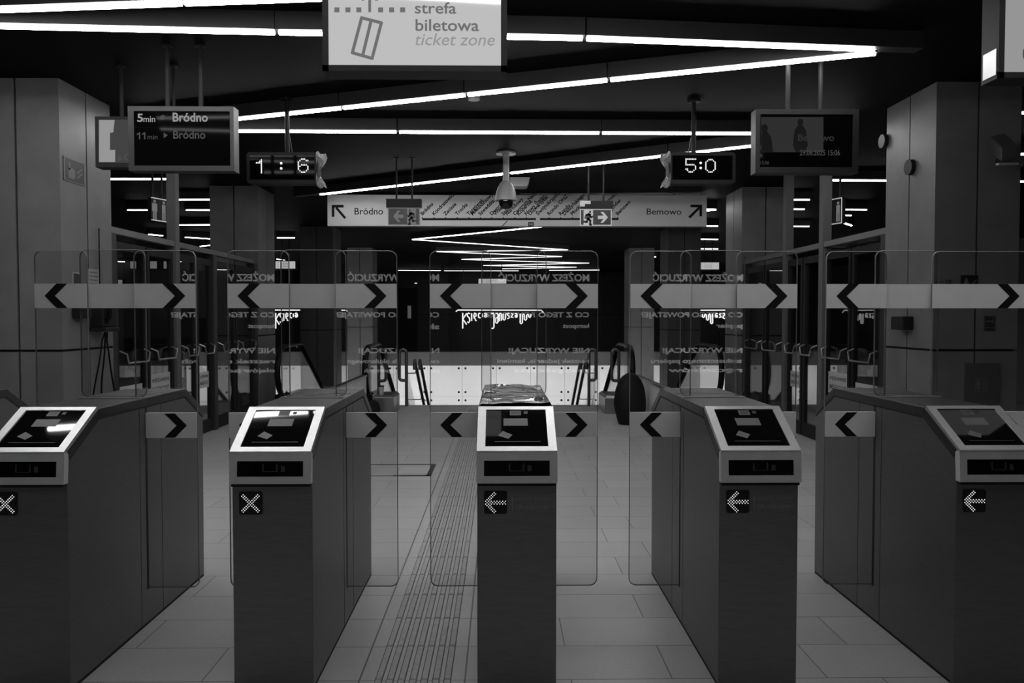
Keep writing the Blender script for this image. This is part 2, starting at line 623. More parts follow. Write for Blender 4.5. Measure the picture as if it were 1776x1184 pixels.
def strip(p, q, label, group, wd=0.031, tube='tube', ext0=0.0, ext1=0.0, hh=None):
    p, q = Vector(p), Vector(q)
    d = (q - p).normalized()
    n = Vector((-d.y, d.x, 0))
    mid = (p + q) / 2
    mid.z = ZC
    t = thing('strip_light', label, 'ceiling light', mid, group)
    hz = 0.055

    def bar(P, Q, hw, z0, z1):
        mb = MB()
        return mb.hexa([P - n * hw + Vector((0, 0, z0 - P.z)), Q - n * hw + Vector((0, 0, z0 - Q.z)), Q + n * hw + Vector((0, 0, z0 - Q.z)), P + n * hw + Vector((0, 0, z0 - P.z)),
                        P - n * hw + Vector((0, 0, z1 - P.z)), Q - n * hw + Vector((0, 0, z1 - Q.z)), Q + n * hw + Vector((0, 0, z1 - Q.z)), P + n * hw + Vector((0, 0, z1 - P.z))])
    bar(p - d * ext0, q + d * ext1, hz, ZL + 0.004, ZC).build('housing', 'housing', t)
    bar(p + d * 0.012, q - d * 0.012, wd / 2, ZL - 0.012, ZL + 0.004).build('lamp_tube', tube, t)
    return t


def L2(px, py):
    return atZ(px, py, ZL)


def lerp(a, b_, t):
    return a + (b_ - a) * t


G0 = 'zigzag strip lights over the gate hall'
V1 = L2(-487, 34.7); V2 = L2(1520, 88); V3 = L2(227, 226); V4 = L2(1491, 232); V5 = L2(555, 337)
V0 = Vector((1.37, 4.45, ZL))
# line above the top left, continuing over the viewer's side of the hall
strip(V1, lerp(V1, V0, 0.48), 'bright strip light at the very top left, topmost of the ceiling lines', G0)
strip(lerp(V1, V0, 0.48), V0, 'strip light above the ticket zone sign, out of the top of the view', G0)
# line A
A = lambda px, py: L2(px, py)
strip(V1, A(479, 56.3), 'long bright strip light at top left running to the first break', G0)
strip(A(481, 56.4), A(700, 60), 'short bright strip light ending behind the ticket zone sign', G0)
strip(A(700, 60), A(1013, 66.6), 'bright strip light emerging right of the ticket zone sign', G0)
strip(A(1015, 66.8), A(1518, 86), 'bright strip light running to the upper right corner of the zigzag', G0, ext1=0.32)
# line B
strip(A(1522, 92), A(1057, 138.6), 'strip light sloping down left from the upper right corner of the zigzag', G0)
strip(A(1055, 138.8), A(810, 164.4), 'strip light in the middle of the long sloping line, right of centre', G0)
strip(A(808, 164.6), A(594, 187.2), 'strip light in the middle of the long sloping line, left of centre', G0)
strip(A(592, 187.4), A(240, 224), 'strip light at lower end of the sloping line by the left departure screen', G0)
# line C
strip(A(240, 226.2), A(499, 227.4), 'level strip light running behind the left LED clock pole', G0)
strip(A(501, 227.5), A(689, 228.6), 'level strip light between the left LED clock pole and the centre', G0)
strip(A(691, 228.7), A(1041, 230.3), 'level strip light over the dome camera', G0)
strip(A(1043, 230.4), A(1480, 232), 'level strip light ending behind the right departure screen', G0)
# line D
strip(A(1480, 233), A(1162, 269), 'strip light sloping down from the right departure screen behind the LED clock', G0)
strip(A(1160, 269.2), A(885, 300), 'strip light sloping down toward the dome camera stem', G0)
strip(A(883, 300.2), A(566, 335.8), 'strip light sloping from the dome camera to the line map sign', G0)
strip(A(564, 336), A(555, 337), 'stub of strip light at the left end of the line map sign', G0, ext1=0.5)
# further zigzag down the hall, beyond the line map sign
G1 = 'zigzag strip lights beyond the line map sign'
zz = [(V5 + Vector((0.1, 0.75, 0))), Vector((3.7, 13.7, ZL)), L2(715, 415), L2(985, 433), L2(757, 436), L2(975, 444.5), L2(800, 449.5), L2(1022, 456), L2(838, 460), L2(1000, 463), L2(870, 466)]
ORD = ['first', 'second', 'third', 'fourth', 'fifth', 'sixth', 'seventh', 'eighth', 'ninth', 'tenth', 'eleventh', 'twelfth', 'thirteenth', 'fourteenth', 'fifteenth', 'sixteenth']
k = 0
for i in range(len(zz) - 1):
    P, Q = zz[i], zz[i + 1]
    parts = 2 if (Q - P).length > 4.5 else 1
    for j in range(parts):
        strip(lerp(P, Q, j / parts), lerp(P, Q, (j + 1) / parts), '%s strip light of the zigzag beyond the line map sign' % (ORD + ['seventeenth', 'eighteenth', 'nineteenth', 'twentieth'])[k], G1, tube='tube' if i < 1 else 'tube_far' if i < 2 else 'tube_end')
        k += 1
strip(L2(690, 468.5), L2(765, 469), 'short level strip light at far left end of the hall', G1, wd=0.06, tube='tube_end')
strip(L2(770, 469.3), L2(900, 469.3), 'level strip light in the middle of the far end', G1, wd=0.06, tube='tube_end')
strip(L2(952, 468.5), L2(1040, 468), 'level strip light at the far right end of the hall', G1, wd=0.06, tube='tube_end')
# side aisles
GL, GR = 'strip lights over the left aisle', 'strip lights over the right aisle'
left = [(120, 310, 297, 310), (220, 364, 300, 364), (300, 346, 378, 345.6), (322, 364, 366, 364), (300, 390, 371, 389.6), (320, 411, 365, 414), (347, 427, 366, 425),
        (257, 406, 283, 408.5), (206, 432, 232, 430.5), (190, 453, 217, 453.4), (300, 453, 342, 453.5), (480, 412, 512, 412), (480, 449, 494, 451)]
for i, q in enumerate(left):
    strip(L2(q[0], q[1]), L2(q[2], q[3]), 'thin strip light, %s listed from the front, over the left aisle' % ORD[i] if 0 else '%s strip light from the front over the aisle left of the columns' % ORD[i], GL, tube='tube_far')
right = [(1425, 312, 1800, 314.5), (1730, 267, 1830, 267), (1338, 346, 1405, 346), (1352, 362, 1396, 362.4), (1460, 363, 1504, 363.4), (1462, 373, 1477, 373.4), (1448, 381, 1477, 391),
         (1338, 391.6, 1404, 392.4), (1213, 391.4, 1246, 391.6), (1213, 414.5, 1246, 414.8), (1213, 431, 1246, 431.3), (1440, 439, 1467, 439.6), (1488, 433, 1523, 433.5), (1505, 428.6, 1524, 428.0), (1120, 445, 1138, 445.3), (1770, 196, 1840, 186)]
for i, q in enumerate(right):
    strip(L2(q[0], q[1]), L2(q[2], q[3]), '%s strip light from the front over the aisle right of the columns' % ORD[i], GR, tube='tube_far')
# lights over the entrance side of the hall, behind the viewer
GB = 'strip lights behind the viewer'
VB = [(V0 + Vector((0, -0.06, 0)), Vector((-1.35, 4.252, ZL))), (Vector((-1.37, 4.25, ZL)), Vector((-3.2, 4.12, ZL))), (Vector((-3.35, 3.70, ZL)), Vector((3.2, 2.88, ZL))), (Vector((3.3, 2.6, ZL)), Vector((-3.3, 0.4, ZL)))]
for i in range(len(VB)):
    strip(VB[i][0], VB[i][1], '%s strip light of the zigzag over the entrance side, overhead' % ORD[i], GB)
# unseen lamps added inside the stair pit to brighten the white fascia
for i, x in enumerate((-6.2, 0.0, 6.2)):
    t = thing('fascia_fill_lamp', 'added unseen lamp in the %s of the stair pit, brightening the white fascia' % ('left side', 'middle', 'right side')[i], 'lamp', (x, 14.2, -0.35 if i != 1 else -1.0), 'added unseen lamps for the fascia')
    z = -1.45
    yy = 18.2
    t.location = (x, yy, z)
    MB().hexa([(x - 2.8, yy, z - 0.1), (x + 2.8, yy, z - 0.1), (x + 2.8, yy + 0.06, z - 0.1), (x - 2.8, yy + 0.06, z - 0.1), (x - 2.8, yy, z + 0.1), (x + 2.8, yy, z + 0.1), (x + 2.8, yy + 0.06, z + 0.1), (x - 2.8, yy + 0.06, z + 0.1)]).build('housing', 'dark', t)
    MB().box(x - 2.75, x + 2.75, yy + 0.06, yy + 0.075, z - 0.085, z + 0.085).build('lamp_tube', 'fascia_fill_tube', t)

# ------------------------------------------------------------------ ticket gates
GW = 0.308
YF = 3.06
YG = 3.755
BAND = ((1.493, 1.607), (0.883, 1.001))


def pane(mb, x0, x1, z0, z1, y, th=0.01, r=0.035, round_b=True):
    out = rrect(x0, x1, z0, z1, r)
    ins = rrect(x0 + 0.003, x1 - 0.003, z0 + 0.003, z1 - 0.003, r - 0.002)
    n = len(out)
    vs = [(u, y - th / 2, v) for u, v in ins] + [(u, y - th / 2 + 0.002, v) for u, v in out] + [(u, y + th / 2 - 0.002, v) for u, v in out] + [(u, y + th / 2, v) for u, v in ins]
    mb.add(vs, [tuple(range(n)), tuple(range(3 * n, 4 * n))[::-1]], 0)
    fs = []
    for kk in range(3):
        for i in range(n):
            fs.append((kk * n + i, kk * n + (i + 1) % n, (kk + 1) * n + (i + 1) % n, (kk + 1) * n + i))
    mb.add(vs, fs, 1)


def chevron(x_out, zc, s, hh=0.057):
    """tip toward outside; s=-1 left pointing, 1 right pointing"""
    tip = x_out - s * 0.049
    return [(tip, zc), (tip - s * 0.056, zc + hh), (tip - s * 0.106, zc + hh), (tip - s * 0.048, zc), (tip - s * 0.106, zc - hh), (tip - s * 0.056, zc - hh)]


def wing(root, s, x_in, x_out, y=YG):
    g = MB()
    pane(g, min(x_in, x_out), max(x_in, x_out), 0.172, 1.763, y)
    wg = g.build('glass_wing', ['glass', 'edge'], root)
    wg['label'] = 'clear glass wing pushed out of the gate with frosted arrow bands'
    for z0, z1 in BAND:
        MB().box(min(x_in, x_out) + 0.002, max(x_in, x_out) - 0.002, y - 0.0065, y + 0.0065, z0, z1).build('frosted_band', 'film', wg)
        MB().py(chevron(x_out, (z0 + z1) / 2, s), y - 0.0075, y + 0.0075).build('chevron_mark', 'ink', wg)
    return wg


DOT = {
    'X': [((0.12, 0.9), (0.88, 0.1)), ((0.12, 0.1), (0.88, 0.9))],
    'A': [((0.04, 0.5), (0.47, 0.93)), ((0.04, 0.5), (0.47, 0.07)), ((0.04, 0.5), (0.98, 0.5))],
}


def led_dots(mb, kind, x0, x1, z0, z1, y, n=15, hw=0.065, m=0):
    for i in range(n):
        for j in range(n):
            if (i + j) % 2 == (0 if kind == 'X' else 1):
                continue
            u, v = (i + 0.5) / n, (j + 0.5) / n
            for (a0, a1), (c0, c1) in DOT[kind]:
                L_ = math.hypot(c0 - a0, c1 - a1)
                tt = max(0, min(1, ((u - a0) * (c0 - a0) + (v - a1) * (c1 - a1)) / L_ ** 2))
                if math.hypot(u - a0 - tt * (c0 - a0), v - a1 - tt * (c1 - a1)) < (hw if kind == 'X' else 0.085):
                    cx, cz = x0 + u * (x1 - x0), z0 + v * (z1 - z0)
                    mb.py(circle(cx, cz, 0.0020, 6), y - 0.001, y + 0.001, m)
                    break


def gate(cx, mark, label, text=False, left=True, right=True, wide_r=None, wide_l=None, streak=False):
    t = thing('ticket_gate', label, 'ticket gate', (cx, 3.76, 0), 'metro ticket gates')
    x0, x1 = cx - GW / 2, cx + GW / 2
    body = MB()
    body.px([(3.072, 0.0), (3.072, 0.93), (3.315, 1.062), (4.222, 1.062), (4.468, 0.925), (4.46, 0.0)], x0, x1)
    bo = body.build('body', 'body', t, bevel=0.003)
    # joints of the side panels and the slots the wings slide in
    sm = MB()
    for xs, sg in ((x0, -1), (x1, 1)):
        xo = (xs - 0.0006, xs + 0.001) if sg < 0 else (xs - 0.001, xs + 0.0006)
        sm.box(xo[0], xo[1], 3.685, 3.688, 0.01, 1.03)
        sm.box(xo[0], xo[1], 3.918, 3.921, 0.01, 1.03)
        sm.box(xo[0] - 0.0004, xo[1] + 0.0004, YG - 0.009, YG + 0.009, 0.165, 1.03)
        sm.box(xo[0], xo[1], 3.09, 4.45, 0.0, 0.012)
    sm.build('panel_joint', 'seam', bo)
    # lid that follows the sloped ends, the groove shadow below it painted as a black strip
    e = 0.003
    lid = MB()
    lid.px([(3.312, 1.072), (4.226, 1.072), (4.478, 0.932), (4.464, 0.896), (4.216, 1.034), (3.318, 1.034)], x0 - e, x1 + e)
    lid.px([(3.312, 1.072), (3.318, 1.034), (3.085, 0.905), (3.07, 0.937)], x0 - e, x1 + e)
    lo = lid.build('lid', 'lid', t, bevel=0.002)
    gp = MB()
    gp.px([(3.318, 1.033), (4.216, 1.033), (4.464, 0.895), (4.46, 0.888), (4.213, 1.026), (3.32, 1.026)], x0 - 0.001, x1 + 0.001)
    gp.px([(3.318, 1.033), (3.32, 1.026), (3.09, 0.898), (3.088, 0.906)], x0 - 0.001, x1 + 0.001)
    gp.build('shadow_gap', 'seam', lo)
    MB().box(x0 + 0.01, x1 - 0.01, YG - 0.035, YG - 0.018, 1.072, 1.078).build('glass_seat', 'steel', lo)
    MB().box(x0 + 0.01, x1 - 0.01, 3.93, 3.936, 1.072, 1.0745).build('lid_joint', 'steel', lo)
    # sloped reader head: slope frame coordinates
    A0 = Vector((0, 3.052, 0.930)); A1 = Vector((0, 3.302, 1.0735))
    dv = (A1 - A0); ln = dv.length; dv.normalize()
    nv = Vector((0, -dv.z, dv.y))

    def sl(u, v, hgt):      # u 0..1 across, v 0..1 up the slope
        p = A0 + dv * (v * ln) + nv * hgt
        return (x0 - 0.001 + u * (GW + 0.002), p.y, p.z)

    def ring(mb, outer, inner, h0, h1, mp, m=0):
        (a, b_, c, d), (e_, f, g, hh) = outer, inner
        for q in ([(a, c), (b_, c), (b_, g), (a, g)], [(a, hh), (b_, hh), (b_, d), (a, d)], [(a, g), (e_, g), (e_, hh), (a, hh)], [(f, g), (b_, g), (b_, hh), (f, hh)]):
            mb.prism(q, lambda u, v, tt: mp(u, v, tt), h0, h1, m)
    fr = MB()
    ring(fr, (0, 1, 0.0, 1.0), (0.105, 0.895, 0.095, 0.925), -0.02, 0.008, sl)
    fo = fr.build('reader_frame', 'steel', t)
    gl = MB().prism(rrect(0.1, 0.9, 0.09, 0.93, 0.02), sl, 0.0, 0.0045).build('reader_glass', 'black_gloss', fo)
    ic = MB()
    ic.prism([(0.335, 0.56), (0.65, 0.56), (0.65, 0.725), (0.335, 0.725)], sl, 0.0046, 0.005)
    ic.prism([(0.262, 0.34), (0.325, 0.44), (0.45, 0.355), (0.395, 0.27)], sl, 0.0046, 0.005)
    ic.prism([(0.605, 0.835), (0.655, 0.835), (0.655, 0.895), (0.605, 0.895)], sl, 0.0046, 0.005, 1)
    ring(ic, (0.42, 0.565, 0.8, 0.91), (0.435, 0.55, 0.822, 0.892), 0.0046, 0.005, sl, 2)
    ic.prism([(0.435, 0.822), (0.55, 0.822), (0.55, 0.892), (0.435, 0.892)], sl, 0.0046, 0.005, 1)
    ic.prism([(0.22, 0.205), (0.8, 0.205), (0.8, 0.215), (0.22, 0.215)], sl, 0.0046, 0.005, 1)
    ic.build('reader_symbol', ['icon', 'icon_dim', 'icon'], gl)
    # front bezel below it, leaning slightly back
    B0 = Vector((0, 3.042, 0.812)); B1 = Vector((0, 3.05, 0.929))

    def bz(u, v, hgt):
        p = B0 + (B1 - B0) * v
        return (x0 - 0.002 + u * (GW + 0.004), p.y - hgt, p.z)
    bm_ = MB()
    ring(bm_, (0, 1, 0.0, 1.0), (0.093, 0.905, 0.235, 0.745), -0.03, 0.0, bz)
    bz_o = bm_.build('front_bezel', 'bezel', t)
    dw = MB().prism(rrect(0.09, 0.908, 0.225, 0.755, 0.02), bz, -0.02, -0.0035).build('display_window', 'black_gloss', bz_o)
    mk = MB()
    for q in stroke([(0.41, 0.645), (0.41, 0.4), (0.58, 0.4), (0.58, 0.645)], 0.018):
        mk.prism(q, bz, -0.0034, -0.0028)
    mk.prism([(0.63, 0.39), (0.68, 0.39), (0.68, 0.58), (0.63, 0.58)], bz, -0.0034, -0.0028)
    mk.build('card_symbol', 'icon_dim', dw)
    MB().box(x0 + 0.003, x1 - 0.003, 3.05, 3.074, 0.800, 0.813).build('bezel_gap_shade', 'seam', bz_o)  # gap and overhang shade put in as a dark strip
    # led pictogram on the front
    q0, q1 = x0 + 0.027, x0 + 0.116
    ld = MB().py(rrect(q0, q1, 0.688, 0.776, 0.008), 3.068, 3.074).build('led_display', 'black', t)
    dd = MB()
    led_dots(dd, mark, q0 + 0.003, q1 - 0.003, 0.690, 0.774, 3.067)
    dd.build('led_symbol', 'led_gate', ld)['label'] = 'lit white dots forming a %s' % ('cross' if mark == 'X' else 'left arrow')
    if text:
        tx = MB()
        xa = x0 + 0.137
        for q in stroke([(xa, 0.702), (xa, 0.742)], 0.004):
            tx.py(q, 3.0712, 3.073)
        tx.py([(xa - 0.008, 0.738), (xa + 0.008, 0.738), (xa, 0.756)], 3.0712, 3.073)
        write(tx, 'czytnik kodów', front(3.0712), x0 + 0.15, x0 + 0.288, 0.733, 0.757, bold=0.01)
        write(tx, 'QR code reader', front(3.0712), x0 + 0.15, x0 + 0.280, 0.702, 0.724, bold=0.01)
        tx.build('lettering', 'front_print', t)
    # fixed pane over the gate and the two wings
    g = MB()
    pane(g, x0, x1, 1.074, 1.768, YG + 0.02, r=0.035)
    gs = g.build('glass_screen', ['glass', 'edge'], t)
    MB().box(x0 + 0.002, x1 - 0.002, YG + 0.0145, YG + 0.0255, BAND[0][0], BAND[0][1]).build('frosted_band', 'film', gs)
    if left:
        wing(t, -1, x0 + 0.047, x0 - (wide_l or 0.243))
    if right:
        wing(t, 1, x1 - 0.047, x1 + (wide_r or 0.243))
    return t


gate(-2.764, 'X', 'ticket gate cut off by the left frame edge, beyond the first cross gate', left=False, right=False)
gate(-1.824, 'X', 'steel ticket gate at far left, white light streak on its reader and lit cross', wide_l=0.2)
gate(-0.885, 'X', 'steel ticket gate with lit cross, second from left, light bar across its reader top')
gate(0.061, 'A', 'middle ticket gate with lit left arrow and crumpled plastic wrap on its lid', text=True)
gate(1.005, 'A', 'steel ticket gate right of the wrapped one, lit left arrow and faint lettering', text=True)
gate(1.934, 'A', 'dark steel ticket gate at the right edge, lit left arrow, black reader', wide_r=0.42)

# crumpled clear wrap on the middle gate's lid
wr = MB()
N1, N2 = 40, 26
xa, xb = 0.061 - 0.160, 0.061 + 0.160
vs = []
import mathutils
for i in range(N2 + 1):
    for j in range(N1 + 1):
        u, v = j / N1, i / N2
        x = xa + u * (xb - xa)
        y = 3.325 + v * 0.90
        n = mathutils.noise.noise(Vector((x * 3.0, y * 16, 1.3))) * 0.5 + mathutils.noise.noise(Vector((x * 6, y * 34 + x * 10, 4.1))) * 0.5
        z = 1.089 + 0.022 * n
        if abs(y - 3.755) < 0.05:
            z = 1.092 + 0.004 * n
        if j in (0, N1):
            z = 1.02 + 0.01 * n
            x += -0.002 if j == 0 else 0.002
        elif j in (1, N1 - 1):
            z = 1.080
        vs.append((x, y, z))
fs = []
for i in range(N2):
    for j in range(N1):
        fs.append((i * (N1 + 1) + j, i * (N1 + 1) + j + 1, (i + 1) * (N1 + 1) + j + 1, (i + 1) * (N1 + 1) + j))
wr.add(vs, fs)
wo = wr.build('plastic_wrap', 'wrap', loc=(0.061, 3.76, 1.072), smooth=True)
sol = wo.modifiers.new('thickness', 'SOLIDIFY'); sol.thickness = 0.001
tag(wo, 'shiny crumpled clear plastic wrap covering the lid of the middle gate', 'plastic wrap')

# ------------------------------------------------------------------ hanging backlit signs over the gates
YS = 4.0


def hang_rods(t, xs, y, z0, r=0.009, mat='black'):
    for x in xs:
        b = MB().tube([(x, y, z0), (x, y, ZC)], r, 8)
        b.lathe([(0.035, 0), (0.035, 0.012)], (x, y, ZC - 0.012), 12)
        b.build('hanging_rod', mat, t)


def box_sign(label, xl, xr, zb, zt, y, dep=0.14, face='signface', border=0.03):
    t = thing('hanging_sign', label, 'sign', ((xl + xr) / 2, y, zb), 'backlit signs over the ticket gates')
    b = MB()
    b.box(xl - border, xr + border, y + 0.006, y + dep, zb - border, zt + border)
    b.box(xl - border, xr + border, y - 0.004, y + 0.006, zb - border, zb - 0.001)
    b.box(xl - border, xr + border, y - 0.004, y + 0.006, zt + 0.001, zt + border)
    b.box(xl - border, xl, y - 0.004, y + 0.006, zb - border, zt + border)
    b.box(xr, xr + border, y - 0.004, y + 0.006, zb - border, zt + border)
    b.build('casing', 'black', t)
    MB().box(xl + 0.0005, xr - 0.0005, y, y + 0.005, zb, zt).build('lit_face', face, t)
    hang_rods(t, (xl + 0.1, xr - 0.1), y + dep / 2, zt + border)
    return t


p0 = atY(570, 112.5, YS); p1 = atY(869, 113.5, YS)
zt = 3.15
t = box_sign('backlit white ticket zone sign with ticket symbol, at the top centre', p0.x, p1.x, p0.z, zt, YS)
tx = MB()
s5 = 5.55
cz = lambda x, y: (560 + x / s5, y / s5)


def P2(x, y, Y):
    q = atY(x, y, Y)
    return (q.x, q.z)


for x in (135, 241, 346, 556, 662, 768):
    tx.py([P2(*cz(x - 24, 72), YS), P2(*cz(x + 24, 72), YS), P2(*cz(x + 24, 119), YS), P2(*cz(x - 24, 119), YS)], YS - 0.001, YS + 0.001)
tx.build('barrier_symbol', 'signink', t)
tx = MB()
tx.py([P2(*cz(438, -60), YS), P2(*cz(464, -60), YS), P2(*cz(464, 117), YS), P2(*cz(438, 117), YS)], YS - 0.001, YS + 0.001)
tx.py([P2(*cz(370, 5), YS), P2(*cz(450, -80), YS), P2(*cz(535, 5), YS), P2(*cz(505, 5), YS), P2(*cz(450, -45), YS), P2(*cz(395, 5), YS)], YS - 0.001, YS + 0.001)
tx.build('arrow_symbol', 'signink', t)
tx = MB()
wd = abs(P2(*cz(30, 0), YS)[0] - P2(*cz(0, 0), YS)[0])
tk = [P2(*cz(x, y), YS) for x, y in ((373, 172), (563, 220), (474, 562), (284, 508))]
for q in stroke(tk, wd, True):
    tx.py(q, YS - 0.001, YS + 0.001)
for q in stroke([P2(*cz(465, 195), YS), P2(*cz(383, 535), YS)], wd):
    tx.py(q, YS - 0.001, YS + 0.001)
tx.build('ticket_symbol', 'signink', t)
tx = MB()
wpx(tx, 'strefa', YS, *[cz(885, 0)[0], cz(1284, 0)[0]], cz(0, 22)[1], cz(0, 132)[1], 0.001, bold=0.012)
tx.build('lettering', 'signink', t)
tx = MB()
wpx(tx, 'biletowa', YS, *[cz(892, 0)[0], cz(1502, 0)[0]], cz(0, 187)[1], cz(0, 299)[1], 0.001, bold=0.012)
tx.build('lettering', 'signink', t)
tx = MB()
wpx(tx, 'ticket zone', YS, *[cz(890, 0)[0], cz(1655, 0)[0]], cz(0, 325)[1], cz(0, 437)[1], 0.001, bold=0.005, shear=0.22)
tx.build('lettering', 'signink2', t)

q0 = atY(1741, 124.7, YS)
t = box_sign('backlit white sign cut off by the upper right corner of the photo', q0.x, q0.x + 0.85, q0.z, zt, YS, face='signdim')
tx = MB()
cc = P2(1796, 93, YS)
for q in stroke(circle(cc[0], cc[1], 0.062, 24), 0.006, True):
    tx.py(q, YS - 0.001, YS + 0.001)
tx.build('ring_symbol', 'signgrey', t)
MB().box(q0.x - 0.034, q0.x - 0.0305, YS + 0.01, YS + 0.12, q0.z - 0.01, q0.z + 0.12).build('end_cap', 'rail_steel', t)['label'] = 'bright steel end cap'

# ------------------------------------------------------------------ departure screens
YD = 5.8


def screen(label, px0, px1, py0, py1, ix0, ix1, iy0, iy1):
    a = atY(px0, py1, YD); c = atY(px1, py0, YD)
    t = thing('departure_screen', label, 'display screen', ((a.x + c.x) / 2, YD, a.z), 'hanging departure screens')
    i0 = atY(ix0, iy1, YD); i1 = atY(ix1, iy0, YD)
    b = MB()
    b.box(a.x, c.x, YD + 0.012, YD + 0.11, a.z, c.z)
    b.box(a.x, c.x, YD, YD + 0.012, a.z, i0.z); b.box(a.x, c.x, YD, YD + 0.012, i1.z, c.z)
    b.box(a.x, i0.x, YD, YD + 0.012, i0.z, i1.z); b.box(i1.x, c.x, YD, YD + 0.012, i0.z, i1.z)
    b.build('casing', 'display_frame', t)
    MB().box(i0.x - 0.001, i1.x + 0.001, YD + 0.008, YD + 0.0118, i0.z - 0.001, i1.z + 0.001).build('screen_glass', 'screen', t)
    hang_rods(t, ((a.x + c.x) / 2 - 0.12, (a.x + c.x) / 2 + 0.12), YD + 0.07, c.z, 0.018)
    return t


t = screen('dark departure screen on the left listing 5 min and 11 min to Bródno', 223, 405, 184.5, 296, 233, 398.5, 193, 287)
tx = MB(); yt = YD + 0.0075
wpx(tx, '5', yt, 238, 248, 197, 211.5, bold=0.02)
wpx(tx, 'min', yt, 248.8, 269, 201.6, 211.5, bold=0.012)
tx.build('lettering', 'lcd', t)
tx = MB()
wpx(tx, 'Bródno', yt, 299.6, 360.4, 195.5, 211, bold=0.02)
tx.build('lettering', 'lcd', t)
tx = MB()
for x_ in (237.5, 246.5):
    tx.py([P2(x_ + 3.4, 229.5, yt), P2(x_ + 5.6, 229.5, yt), P2(x_ + 5.6, 241.5, yt), P2(x_ + 3.6, 241.5, yt), P2(x_ + 3.6, 232.4, yt), P2(x_, 234.2, yt), P2(x_, 232.2, yt)], yt - 0.001, yt)
wpx(tx, 'min', yt, 255.8, 273, 233.5, 241.5)
tx.py([P2(284, 230, yt), P2(291, 234.5, yt), P2(284, 239.5, yt)], yt - 0.001, yt)
tx.build('lettering', 'lcd_dim', t)
tx = MB()
tx.py([P2(278, 201, yt), P2(283, 199, yt), P2(288.5, 203.5, yt), P2(284, 207.5, yt), P2(277, 207, yt)], yt - 0.001, yt)
tx.build('train_symbol', 'lcd_dim', t)
tx = MB()
wpx(tx, 'Bródno', yt, 300.5, 356, 226.5, 240.5, bold=0.014)
tx.build('lettering', M['lcd_dim'], t)
wm = MB(); wm.py([P2(234, 220.2, yt), P2(398, 221.0, yt), P2(398, 221.6, yt), P2(234, 220.8, yt)], yt - 0.001, yt)
wm.build('divider_line', 'lcd_pic_dark', t)

t = screen('dark departure screen on the right showing the date over a dim picture', 1310, 1490, 189.5, 299.5, 1318, 1480, 198.5, 289.5)
tx = MB()
tx.py([P2(1320, 203, yt), P2(1428, 203, yt), P2(1428, 264, yt), P2(1320, 264, yt)], yt - 0.0006, yt + 0.0004)
tx.build('picture', 'lcd_pic', t)
tx = MB()
for (hx, hy, sc) in ((1388, 212, 1.0), (1326, 222, 1.15)):
    tx.py([P2(px_, py_, yt) for px_, py_ in [(hx + 5 * sc * math.cos(a_ / 8 * math.pi), hy + 6 * sc * math.sin(a_ / 8 * math.pi)) for a_ in range(16)]], yt - 0.0014, yt - 0.0007)
    body_ = [(-4, 5), (4, 5), (10, 14), (13, 40), (8, 52), (-8, 52), (-13, 40), (-10, 14)]
    tx.py([P2(max(1320.5, hx + u * sc), min(263.5, hy + v * sc), yt) for u, v in body_], yt - 0.0014, yt - 0.0007)
tx.build('silhouette', 'lcd_pic_dark', t)
tx = MB()
wpx(tx, 'Bemowo', yt - 0.002, 1384, 1447, 232.5, 244.5, bold=0.015)
tx.build('lettering', 'lcd_pic', t)
tx = MB()
wpx(tx, '29.06.2025 15:06', yt - 0.002, 1387, 1457, 260, 269.5, bold=0.015)
tx.build('lettering', 'lcd_grey', t)
tx = MB()
wpx(tx, '15:06', yt - 0.002, 1319, 1334, 279, 285)
tx.build('lettering', 'lcd_grey', t)

# lit sign beside the left screen
YS2 = 6.28
a = atY(172, 282, YS2); c = atY(330, 208, YS2)
t = thing('hanging_sign', 'backlit sign box partly hidden behind the left departure screen', 'sign', ((a.x + c.x) / 2, YS2, a.z))
MB().box(a.x - 0.03, c.x + 0.03, YS2 + 0.002, YS2 + 0.12, a.z - 0.035, c.z + 0.025).build('casing', 'black', t)
MB().box(a.x, c.x, YS2 - 0.002, YS2 + 0.002, a.z, c.z).build('lit_face', 'signgrey', t)
c1 = lambda x, y: P2(100 + x / 5.55, 170 + y / 5.55, YS2)
MB().py([c1(*q) for q in ((400, 212), (550, 212), (537, 330), (505, 335), (505, 500), (555, 500), (555, 616), (400, 616))], YS2 - 0.004, YS2 - 0.0025).build('white_field', 'signdim', t)
tx = MB()
wpx(tx, 's.Co', YS2, 204.5, 238, 266.5, 278.5, 0.005, bold=0.01)
tx.build('lettering', 'lcd_dim', t)
hang_rods(t, (a.x + 0.15, c.x - 0.15), YS2 + 0.06, c.z + 0.025, 0.014)

# ------------------------------------------------------------------ LED clocks
YK = 7.2
BITS = {
    '1': ['...#', '..##', '####', '...#', '...#', '...#', '...#', '...#', '...#', '...#'],
    '6': ['..###..', '.#...##', '#......', '#......', '#.####.', '##....#', '#.....#', '#.....#', '.#...#.', '..###..'],
    '5': ['#######', '#......', '#......', '#......', '######.', '......#', '......#', '##....#', '.#...#.', '..###..'],
    '0': ['..###..', '.#...#.', '#.....#', '#.....#', '#.....#', '#.....#', '#.....#', '#.....#', '.#...#.', '..###..'],
}


